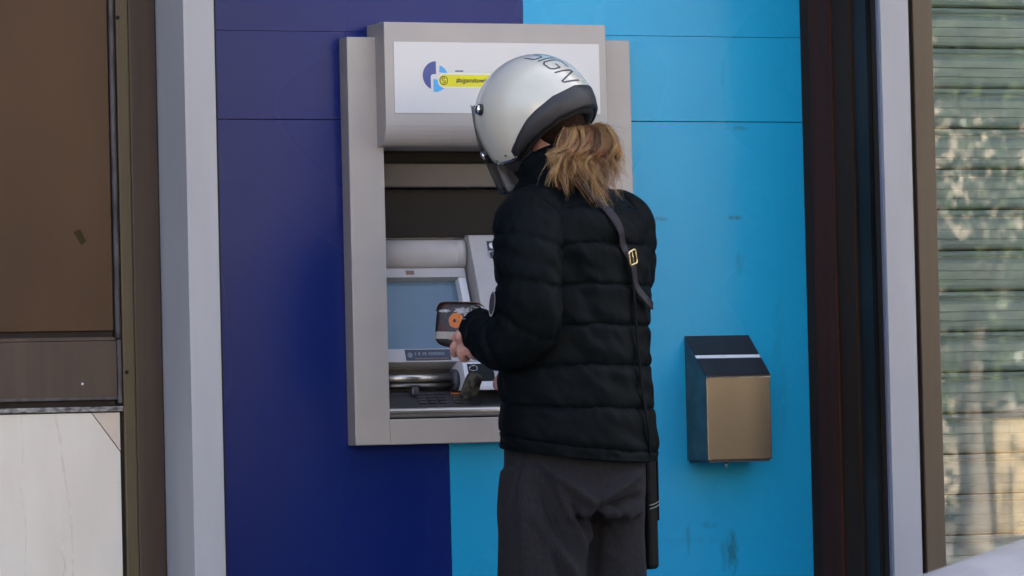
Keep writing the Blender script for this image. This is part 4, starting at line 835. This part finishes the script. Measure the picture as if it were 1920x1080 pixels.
# lettering down the back: reading from the crown to the nape, letter tops to the right side
GLY = {'S': [[(1, 1), (0.2, 1), (0, 0.9), (0, 0.6), (0.15, 0.5), (0.85, 0.5), (1, 0.4), (1, 0.1), (0.8, 0), (0, 0)]],
       'I': [[(0, 0), (0, 1)]],
       'G': [[(1, 1), (0.2, 1), (0, 0.85), (0, 0.15), (0.2, 0), (0.85, 0), (1, 0.15), (1, 0.48), (0.5, 0.48)]],
       'N': [[(0, 0), (0, 0.9), (0.12, 1.0), (0.88, 0.0), (1, 0.1), (1, 1)]]}
ADV = {'S': 0.031, 'I': 0.0, 'G': 0.031, 'N': 0.031}; s_cur = 0.0; Ltop, Lbot = 0.026, -0.026; TXT0 = R(72)      # elevation (seen from the back) where the word begins
def on_back(s_, t_):                          # s_ metres along the midline towards the nape, t_ metres to the right
    el = TXT0-s_/0.136; q_ = shell(np.array(np.pi), np.array(el), 0.0); y_ = q_[1]; z_ = q_[2]
    x_ = t_; k_ = math.sqrt(max(1-(x_/HA)**2, 0.05)); return np.array((x_, y_*k_, z_*k_))
for ch in 'SIGN':
    for st in GLY[ch]:
        pts = []
        for (a_, b_) in zip(st[:-1], st[1:]):
            for f_ in np.linspace(0, 1, 8, endpoint=False): pts.append((a_[0]+(b_[0]-a_[0])*f_, a_[1]+(b_[1]-a_[1])*f_))
        pts.append(st[-1]); p3_ = np.array([on_back(s_cur+q[0]*ADV[ch]+0.006*q[1], Lbot+(Ltop-Lbot)*q[1]) for q in pts])
        T = np.gradient(p3_, axis=0); T /= np.linalg.norm(T, axis=1)[:, None]+1e-9; nn = p3_/np.linalg.norm(p3_, axis=1)[:, None]; sd_ = np.cross(T, nn)
        V = []; F = []
        for i in range(len(p3_)):
            V += [p3_[i]+nn[i]*0.0008+sd_[i]*0.0019, p3_[i]+nn[i]*0.0008-sd_[i]*0.0019]
            if i: F.append((2*i-2, 2*i-1, 2*i+1, 2*i))
        sub('letter', H, V, F, M_['helm_text'])
    s_cur += ADV[ch]+0.011

# ================================================================== SHOULDER BAG
BG = empty('shoulder_bag', PO, 'black bag hanging at the right hip on a mauve strap crossing the jacket back', 'bag', PHI)
o = box('bag_body', 0.214, 0.252, -0.036, 0.175, 0.650, 0.905, M_['bag'], BG, 0.010, 3, local=True)
box('bag_flap', 0.2525, 0.257, -0.034, 0.173, 0.760, 0.900, M_['bag'], BG, 0.002, 2, local=True)
for z in (0.795, 0.787): tube('bag_zip', [(0.213, -0.037, z), (0.233, -0.040, z+0.004), (0.253, -0.037, z+0.010)], 0.0011, M_['thread'], BG, 6, 12, local=True)
def ribbon(name, pts, w, m, out_n, thick=0.0028, parent=BG):
    """flat strap along pts; out_n = outward directions"""
    p = catmull(pts, 60); nrm = catmull(out_n, 60); nrm /= np.linalg.norm(nrm, axis=1)[:, None]
    T = np.gradient(p, axis=0); T /= np.linalg.norm(T, axis=1)[:, None]; sd_ = np.cross(T, nrm); sd_ /= np.linalg.norm(sd_, axis=1)[:, None]; V = []; F = []
    for i in range(len(p)):
        for a_, b_ in ((-1, 0), (-0.8, 1), (0.8, 1), (1, 0), (0.8, -1), (-0.8, -1)): V.append(p[i]+sd_[i]*w*a_+nrm[i]*thick*(b_*0.5+0.5))
        if i: F += [(6*i-6+j, 6*i-6+(j+1) % 6, 6*i+(j+1) % 6, 6*i+j) for j in range(6)]
    F += [tuple(range(6)), tuple(range(len(V)-1, len(V)-7, -1))]
    return sub(name, parent, V, F, m)
def tn(th, z):
    th = float(th); q0 = torso(np.array([th-0.02, th+0.02]), np.array([z, z])); d = q0[1]-q0[0]; n_ = np.cross(d, (0, 0, 1.0)); n_ = np.array(n_); c = torso(np.array([th]), np.array([z]))[0]
    n_ = n_ if np.dot(n_[:2], c[:2]) > 0 else -n_
    if z > 1.44: n_ = n_/np.linalg.norm(n_)+np.array((0, 0, 1.4*(z-1.44)/0.07))
    return n_/np.linalg.norm(n_)
def tpts(lst, out): return [torso(np.array([t]), np.array([z]), 0.0)[0]+tn(t, z)*out for t, z in lst], [tn(t, z) for t, z in lst]
main = [(-1.0, 1.534), (-0.65, 1.524), (-0.36, 1.492), (-0.22, 1.45), (-0.13, 1.412), (-0.06, 1.375), (0.0, 1.345)]
pp, nn = tpts(main, 0.008); ribbon('strap', pp, 0.0110, M_['strap'], nn)
pp, nn = tpts([(0.0, 1.345), (0.04, 1.30), (0.07, 1.24), (0.11, 1.16), (0.16, 1.05), (0.20, 0.96)], 0.006); e_ = vw(0.152, 0.895, 0.02)
ribbon('strap', pp+[e_], 0.0050, M_['jacket'], nn+[nn[-1]])
pp, nn = tpts([(0.0, 1.350), (0.03, 1.320), (0.10, 1.285), (0.24, 1.255), (0.42, 1.238)], 0.010); pp[-1] = pp[-1]+vw(0.004, 0.004, 0.0); pp[-2] = pp[-2]+vw(0.003, 0, 0.004)*np.array((1, 1, 0))
ribbon('strap_tail', pp, 0.0105, M_['strap'], nn)
bc, bn = tpts([(0.0, 1.348)], 0.015); bc = bc[0]; bn = bn[0]
dn = vw(0.42, -0.90, 0); dn = dn-bn*np.dot(dn, bn); dn /= np.linalg.norm(dn); ac = np.cross(bn, dn)
lp4 = [(-1, -1), (0, -1.08), (1, -1), (1.05, 0), (1, 1), (0, 1.08), (-1, 1), (-1.05, 0), (-1, -1)]
pb_ = np.array([bc+ac*a_*0.0135+dn*b_*0.0140 for a_, b_ in lp4]); pb_ = catmull(pb_, 50)
sub('buckle', BG, *loft_vf(tube_rings(pb_, 0.0024, 8)), M_['brass'], True); sub('buckle_pin', BG, *loft_vf(tube_rings(np.array([bc-dn*0.0140, bc+bn*0.001, bc+dn*0.0140]), 0.0013, 8)), M_['brass'], True)
ribbon('strap', [torso(np.array([-2.75]), np.array([1.50]))[0], torso(np.array([-2.7]), np.array([1.36]), 0.006)[0], torso(np.array([3.0]), np.array([1.20]), 0.006)[0], torso(np.array([2.4]), np.array([1.05]), 0.006)[0], np.array((0.233, 0.15, 0.90))], 0.0085, M_['strap'],
       [tn(-2.75, 1.43), tn(-2.7, 1.36), tn(3.0, 1.20), tn(2.4, 1.05), np.array((0.7, 0.7, 0))])

# ================================================================== PURSE in the left hand, POUCH in the right
def rounded_box(hx, hy, hz, e=3.5, nu=40, nv=26):
    V, F = ellipsoid_vf((0, 0, 0), ((1, 0, 0), (0, 1, 0), (0, 0, 1)), nu, nv); V = np.array(V); l = (np.abs(V)**e).sum(1)**(1/e); V = V/l[:, None]; return V*np.array((hx, hy, hz)), F
M_['purse'] = mat('purse_dark_print', (0.008, 0.006, 0.006), 0.4, col2=(0.055, 0.014, 0.008), scale=55, detail=3, lo=0.48, hi=0.62)
M_['purse_zip'] = mat('purse_orange_edge', (0.22, 0.085, 0.020), 0.5, col2=(0.12, 0.04, 0.015), scale=60)
M_['flower'] = mat('flower_orange', (0.62, 0.17, 0.010), 0.5, col2=(0.45, 0.10, 0.008), scale=160)
M_['cream'] = mat('purse_cream', (0.30, 0.28, 0.23), 0.6, col2=(0.26, 0.24, 0.2), scale=60)
M_['greyp'] = mat('purse_pale_petal', (0.42, 0.42, 0.42), 0.6, col2=(0.22, 0.22, 0.24), scale=120)
M_['maroon'] = mat('purse_maroon', (0.060, 0.006, 0.010), 0.5, col2=(0.03, 0.004, 0.006), scale=100)
PU = empty('floral_purse', (0, 0, 0), 'dark zipped purse with orange flower and cream stripe held in the left hand', 'purse')
pcen = PO+c3 @ Vector(LW+vw(-0.038, 0.006, -0.030)); n_ = c3 @ Vector(tuple(vw(-0.30, 0, 0.93))); n_.z = 0.16; n_.normalize()
upv = Vector((0, 0, 1)); upv = (upv-n_*upv.dot(n_)).normalized(); rt = upv.cross(n_); ang = R(-3); rt, upv = rt*math.cos(ang)+upv*math.sin(ang), upv*math.cos(ang)-rt*math.sin(ang)
PU.matrix_world = Matrix(((rt.x, -n_.x, upv.x, pcen.x), (rt.y, -n_.y, upv.y, pcen.y), (rt.z, -n_.z, upv.z, pcen.z), (0, 0, 0, 1)))
V, F = rounded_box(0.054, 0.018, 0.049, 4.5); sub('purse_body', PU, V, F, M_['purse'], True)
def pf(x, z, off=0.0008):                     # point on the purse's front face
    k = 1-(abs(x)/0.054)**4.5-(abs(z)/0.049)**4.5; return np.array((x, -0.018*max(k, 0.02)**(1/4.5)-off, z))
def pdisc(name, cx, cz, rx, rz, m, off, n=22, jag=0.0):
    V = [pf(cx, cz, off)]; F = []
    for i in range(n):
        a = 2*math.pi*i/n; j = 1+jag*math.sin(a*7+cx*300); V.append(pf(cx+rx*j*math.cos(a), cz+rz*j*math.sin(a), off)); F.append((0, 1+i, 1+(i+1) % n))
    return sub(name, PU, V, F, m)
pdisc('flower', -0.002, 0.008, 0.0175, 0.0175, M_['flower'], 0.0010, 42, 0.025); pdisc('flower_centre', -0.006, 0.007, 0.0042, 0.0042, M_['maroon'], 0.0016)
pdisc('petal', -0.034, -0.012, 0.012, 0.010, M_['maroon'], 0.0008, 20, 0.1); pdisc('petal', 0.012, -0.016, 0.014, 0.008, M_['maroon'], 0.0007, 20, 0.1); pdisc('petal', 0.010, 0.030, 0.018, 0.007, M_['greyp'], 0.0011, 20, 0.2); pdisc('petal', -0.032, 0.029, 0.014, 0.0035, M_['greyp'], 0.0009, 20, 0.2); pdisc('petal', 0.024, 0.020, 0.009, 0.006, M_['greyp'], 0.0012, 20, 0.2)
V = []; F = []
xs = np.linspace(-0.0535, 0.0535, 30)
for i, x in enumerate(xs):
    V += [pf(x, -0.018, 0.0012), pf(x, -0.034, 0.0012)]
    if i: F.append((2*i-2, 2*i-1, 2*i+1, 2*i))
sub('stripe', PU, V, F, M_['cream'])
zl = [(-0.0535, 0, 0.030), (-0.050, 0, 0.043), (-0.040, 0, 0.0490), (0.0, 0, 0.0500), (0.040, 0, 0.0490), (0.050, 0, 0.043)]
p_ = catmull(zl, 50); Vz = []; Fz = []
for i, q in enumerate(p_):
    d_ = np.array((q[0], 0, q[2])); d_ = np.array((np.sign(q[0])*abs(q[0]/0.054)**6, 0, abs(q[2]/0.05)**6)); d_ /= np.linalg.norm(d_)
    for a_, b_ in ((-0.011, 0.0004), (-0.009, 0.0022), (0.009, 0.0022), (0.011, 0.0004)): Vz.append(q+np.array((0, a_, 0))+d_*b_)
    if i: Fz += [(4*i-4+j, 4*i-4+j+1, 4*i+j+1, 4*i+j) for j in range(3)]
sub('zip_edge', PU, Vz, Fz, M_['purse_zip'])
M_['camo'] = mat('camo_cloth', (0.075, 0.062, 0.038), 0.7, col2=(0.014, 0.010, 0.010), scale=60, detail=2, lo=0.42, hi=0.55)
PK = empty('camouflage_pouch', (0, 0, 0), 'small crumpled camouflage pouch held low beside the keypad', 'pouch')
pk = PO+c3 @ Vector(RW+np.array((-0.122, 0.132, -0.045))); PK.location = pk
V, F = rounded_box(0.021, 0.016, 0.032, 2.6); V = V*(1+0.16*vnoise(V*70)[:, None]); V[:, 0] += 0.012*V[:, 2]/0.036; sub('pouch_body', PK, V, F, M_['camo'], True)
ring = [(0.004+0.010*math.cos(a), -0.004, 0.040+0.006*math.sin(a)) for a in np.linspace(0, 6.1, 24)]; sub('pouch_ring', PK, *loft_vf(tube_rings(np.array(ring), 0.0016, 8)), M_['chrome'], True)
tube('pouch_cord', [(-0.016, -0.012, -0.030), (-0.004, -0.02, -0.042), (0.014, -0.018, -0.040), (0.022, -0.006, -0.030)], 0.0016, M_['black'], PK, 6, 20, local=True)

# ================================================================== PARKED CAR (only its bonnet corner enters the picture)
K = empty('parked_car', (0.6, -3.50, -0.13), 'white car parked at the kerb, pale bonnet edge at lower right', 'car')
st_x = np.array([-1.22, -1.19, -1.10, -0.90, -0.50, 0.02, 0.30, 1.6, 2.15, 2.33, 2.36])
st_zt = np.array([0.37, 0.46, 0.537, 0.608, 0.716, 0.862, 0.92, 0.96, 0.95, 0.88, 0.70])
st_zb = np.array([0.16, 0.10, 0.06, 0.05, 0.05, 0.05, 0.05, 0.05, 0.07, 0.12, 0.2])
st_hw = np.array([0.55, 0.68, 0.75, 0.79, 0.815, 0.825, 0.83, 0.83, 0.80, 0.74, 0.70])
X = np.linspace(-1.22, 2.36, 90); rings = []
for x in X:
    zt, zb, hw_ = np.interp(x, st_x, st_zt), np.interp(x, st_x, st_zb), np.interp(x, st_x, st_hw); c = (zt+zb)/2; h = (zt-zb)/2
    rings.append([(x, -3.50+hw_*math.copysign(abs(math.cos(t))**0.38, math.cos(t)), c+h*math.copysign(abs(math.sin(t))**0.42, math.sin(t))+0.015*max(math.sin(t), 0)) for t in np.linspace(0, 2*np.pi, 48, endpoint=False)])
V, F = loft_vf(rings); cb = mk('car_body', V, F, M_['car'], K, True)
gx = np.array([0.00, 0.30, 0.62, 1.0, 1.6, 1.95, 2.20, 2.34]); gz = np.array([0.89, 1.08, 1.25, 1.30, 1.29, 1.24, 1.08, 0.92]); gw = np.array([0.70, 0.68, 0.62, 0.60, 0.60, 0.60, 0.64, 0.68]); rings = []
for x in np.linspace(0.0, 2.34, 60):
    zt = np.interp(x, gx, gz); w1 = np.interp(x, gx, gw); rings.append([(x, -3.50-0.76, 0.86), (x, -3.50-w1-0.02, 0.86+(zt-0.86)*0.9), (x, -3.50-w1+0.06, zt), (x, -3.50, zt+0.012), (x, -3.50+w1-0.06, zt), (x, -3.50+w1+0.02, 0.86+(zt-0.86)*0.9), (x, -3.50+0.76, 0.86)])
V, F = loft_vf(rings); mk('greenhouse', V, F, M_['car_glass'], K, False)
rings = []
for x in np.linspace(0.60, 2.0, 20):
    zt = np.interp(x, gx, gz)+0.004; w1 = np.interp(x, gx, gw); rings.append([(x, -3.50-w1+0.02, zt-0.05), (x, -3.50-w1+0.055, zt+0.006), (x, -3.50, zt+0.02), (x, -3.50+w1-0.055, zt+0.006), (x, -3.50+w1-0.02, zt-0.05), (x, -3.5, zt-0.06)])
V, F = loft_vf(rings); mk('roof', V, F, M_['car'], K, False)
for s in (-1, 1):
    tube('roof_pillar', [(0.04, -3.5+s*0.745, 0.885), (0.62, -3.5+s*0.635, 1.235)], 0.028, M_['car'], K, 10); tube('roof_pillar', [(1.15, -3.5+s*0.775, 0.90), (1.15, -3.5+s*0.635, 1.25)], 0.026, M_['car'], K, 10); tube('roof_pillar', [(2.30, -3.5+s*0.72, 0.90), (1.95, -3.5+s*0.63, 1.20)], 0.035, M_['car'], K, 10)
    for x in (-0.62, 1.78):
        ty = -3.5+s*0.735; V, F = [], []
        rgs = [[(x+rr*math.cos(a), ty+o_*s, 0.165+rr*math.sin(a)) for a in np.linspace(0, 2*np.pi, 36, endpoint=False)] for o_, rr in ((-0.10, 0.20), (-0.10, 0.28), (-0.08, 0.295), (0.08, 0.295), (0.10, 0.28), (0.105, 0.19))]
        V, F = loft_vf(rgs); wh = mk('wheel', V, F, M_['rubber'], K, True)
        rm = loft_vf([[(x+rr*math.cos(a), ty+o_*s, 0.165+rr*math.sin(a)) for a in np.linspace(0, 2*np.pi, 30, endpoint=False)] for o_, rr in ((0.09, 0.185), (0.112, 0.18), (0.108, 0.165), (0.100, 0.05))]); mk('rim', rm[0], rm[1], M_['alloy'], wh).matrix_parent_inverse = Matrix()
    V, F = ellipsoid_vf((-1.11, -3.5+s*0.58, 0.47), ((0.06, 0.03*s, 0), (0.03*s, -0.12, 0), (0.02, 0, 0.06)), 20, 12); mk('headlight', V, F, M_['lamp'], K, True)
    box('tail_light', 2.30, 2.37, -3.5+s*0.64-0.07, -3.5+s*0.64+0.07, 0.60, 0.82, M_['red_lamp'], K, 0.02)
    box('door_mirror', 0.16, 0.30, -3.5+s*0.93-0.07, -3.5+s*0.93+0.07, 0.90, 1.02, M_['car'], K, 0.035, 3)
    box('door_handle', 0.98, 1.12, -3.5+s*0.832-0.012, -3.5+s*0.832+0.012, 0.74, 0.765, M_['car'], K, 0.006)
box('number_plate', -1.235, -1.215, -3.76, -3.24, 0.18, 0.29, M_['white_print'], K, 0.002)

# ================================================================== ACROSS THE STREET (seen mirrored in the window)
def leaf_crown(name, c, rad, n, size, pal, parent, squash=0.8, low=-0.6):
    V = np.empty((n*4, 3)); F = np.arange(n*4).reshape(-1, 4); T = np.empty((n*4, 4), dtype=np.float32)
    cl = rng.normal(0, 1, (n//45+4, 3)); cl /= np.linalg.norm(cl, axis=1)[:, None]; cl *= (rng.random((len(cl), 1))**0.45); cl = cl[cl[:, 2] > low]
    pk_ = cl[rng.integers(0, len(cl), n)]; pos = c+(pk_+rng.normal(0, 0.16, (n, 3)))*np.array((rad, rad, rad*squash))
    d1 = rng.normal(0, 1, (n, 3)); d1 /= np.linalg.norm(d1, axis=1)[:, None]; d2 = np.cross(d1, rng.normal(0, 1, (n, 3))); d2 /= np.linalg.norm(d2, axis=1)[:, None]
    s_ = size*rng.uniform(0.6, 1.3, (n, 1)); V[0::4] = pos-d1*s_; V[1::4] = pos+d2*s_*0.45; V[2::4] = pos+d1*s_; V[3::4] = pos-d2*s_*0.45
    col = np.array(pal)[rng.integers(0, len(pal), n)]*rng.uniform(0.7, 1.3, (n, 1)); T[:, :3] = np.repeat(col, 4, 0); T[:, 3] = 1
    me = mesh(name, V, F.tolist()); at = me.color_attributes.new('tint', 'FLOAT_COLOR', 'POINT'); at.data.foreach_set('color', T.ravel()); return link(name, me, M_['leaf'], parent)
GREEN = [(0.05, 0.085, 0.025), (0.07, 0.11, 0.03), (0.09, 0.13, 0.04), (0.14, 0.17, 0.07)]
TREES = [(11.85, -19.0, 1.55, 3.1, 'orange'), (7.6, -19.2, 1.7, 3.3, 'a'), (16.2, -19.1, 1.6, 3.2, 'b'), (3.2, -19.0, 1.6, 3.2, 'c'), (-1.5, -19.2, 1.7, 3.4, 'd'), (-6.5, -19.0, 1.6, 3.1, 'e')]
TL = ['low crowned street tree opposite with pale trunk, mirrored in the window', 'street tree opposite, left of the mirrored one', 'street tree opposite, right of the mirrored one', 'street tree opposite the cash machine', 'street tree opposite the left pilaster', 'street tree farthest left across the road']
for (x, y, rad, zc, _), lab in zip(TREES, TL):
    t_ = empty('street_tree', (x, y, 0), lab, 'tree', 0, 'street trees across the road')
    tube('trunk', [(x-0.12, y, 0.0), (x-0.10, y, 0.5), (x-0.14, y+0.03, 1.0), (x-0.06, y, 1.6), (x+0.05, y-0.05, 2.6)], [0.14, 0.10, 0.085, 0.07, 0.04], M_['bark'], t_, 12, 24)
    for k in range(5):
        a = k*1.26+x; tube('branch', [(x-0.06, y, 1.5+0.12*k), (x+0.5*math.cos(a), y+0.5*math.sin(a), 2.1+0.12*k), (x+1.1*math.cos(a), y+1.1*math.sin(a), 2.7+0.15*k)], [0.045, 0.03, 0.012], M_['bark'], t_, 8, 14)
    leaf_crown('crown', np.array((x, y, zc)), rad, 7000, 0.065, GREEN, t_, 1.15, -0.85)
LWl = empty('garden_wall', (18, -24, 0), 'low ochre garden wall across the road, mirrored in the window', 'wall')
box('wall_face', 14.80, 40, -24.3, -24.0, 0.0, 0.98, M_['ochre'], LWl); box('coping', 14.78, 40, -24.34, -23.96, 0.981, 1.04, M_['kerb'], LWl, 0.01)
for k, x in enumerate((14.9, 15.6, 16.3, 17.0)): tube('railing', [(x, -23.94, 0.0), (x, -23.94, 0.55)], 0.012, M_['black'], LWl, 8)
HG = empty('clipped_hedge', (8, -25, 0), 'dark green hedge behind the low wall across the road', 'hedge')
for k in range(10):
    leaf_crown('foliage', np.array((-10+k*3.4, -25.6, 1.2)), 1.9, 4500, 0.06, GREEN, HG, 0.8, -0.8)
OB = empty('apartment_block', (5, -34, 0), 'cream apartment block across the road with dark windows', 'building')
box('wall', -30, 40, -44, -34, 0, 9.0, M_['cream_b'], OB)
for x in np.arange(-28, 38, 3.2):
    for z in (1.2, 4.2, 7.0): box('window', x, x+1.4, -34.0, -33.95, z, z+1.5, M_['win_dark'], OB)
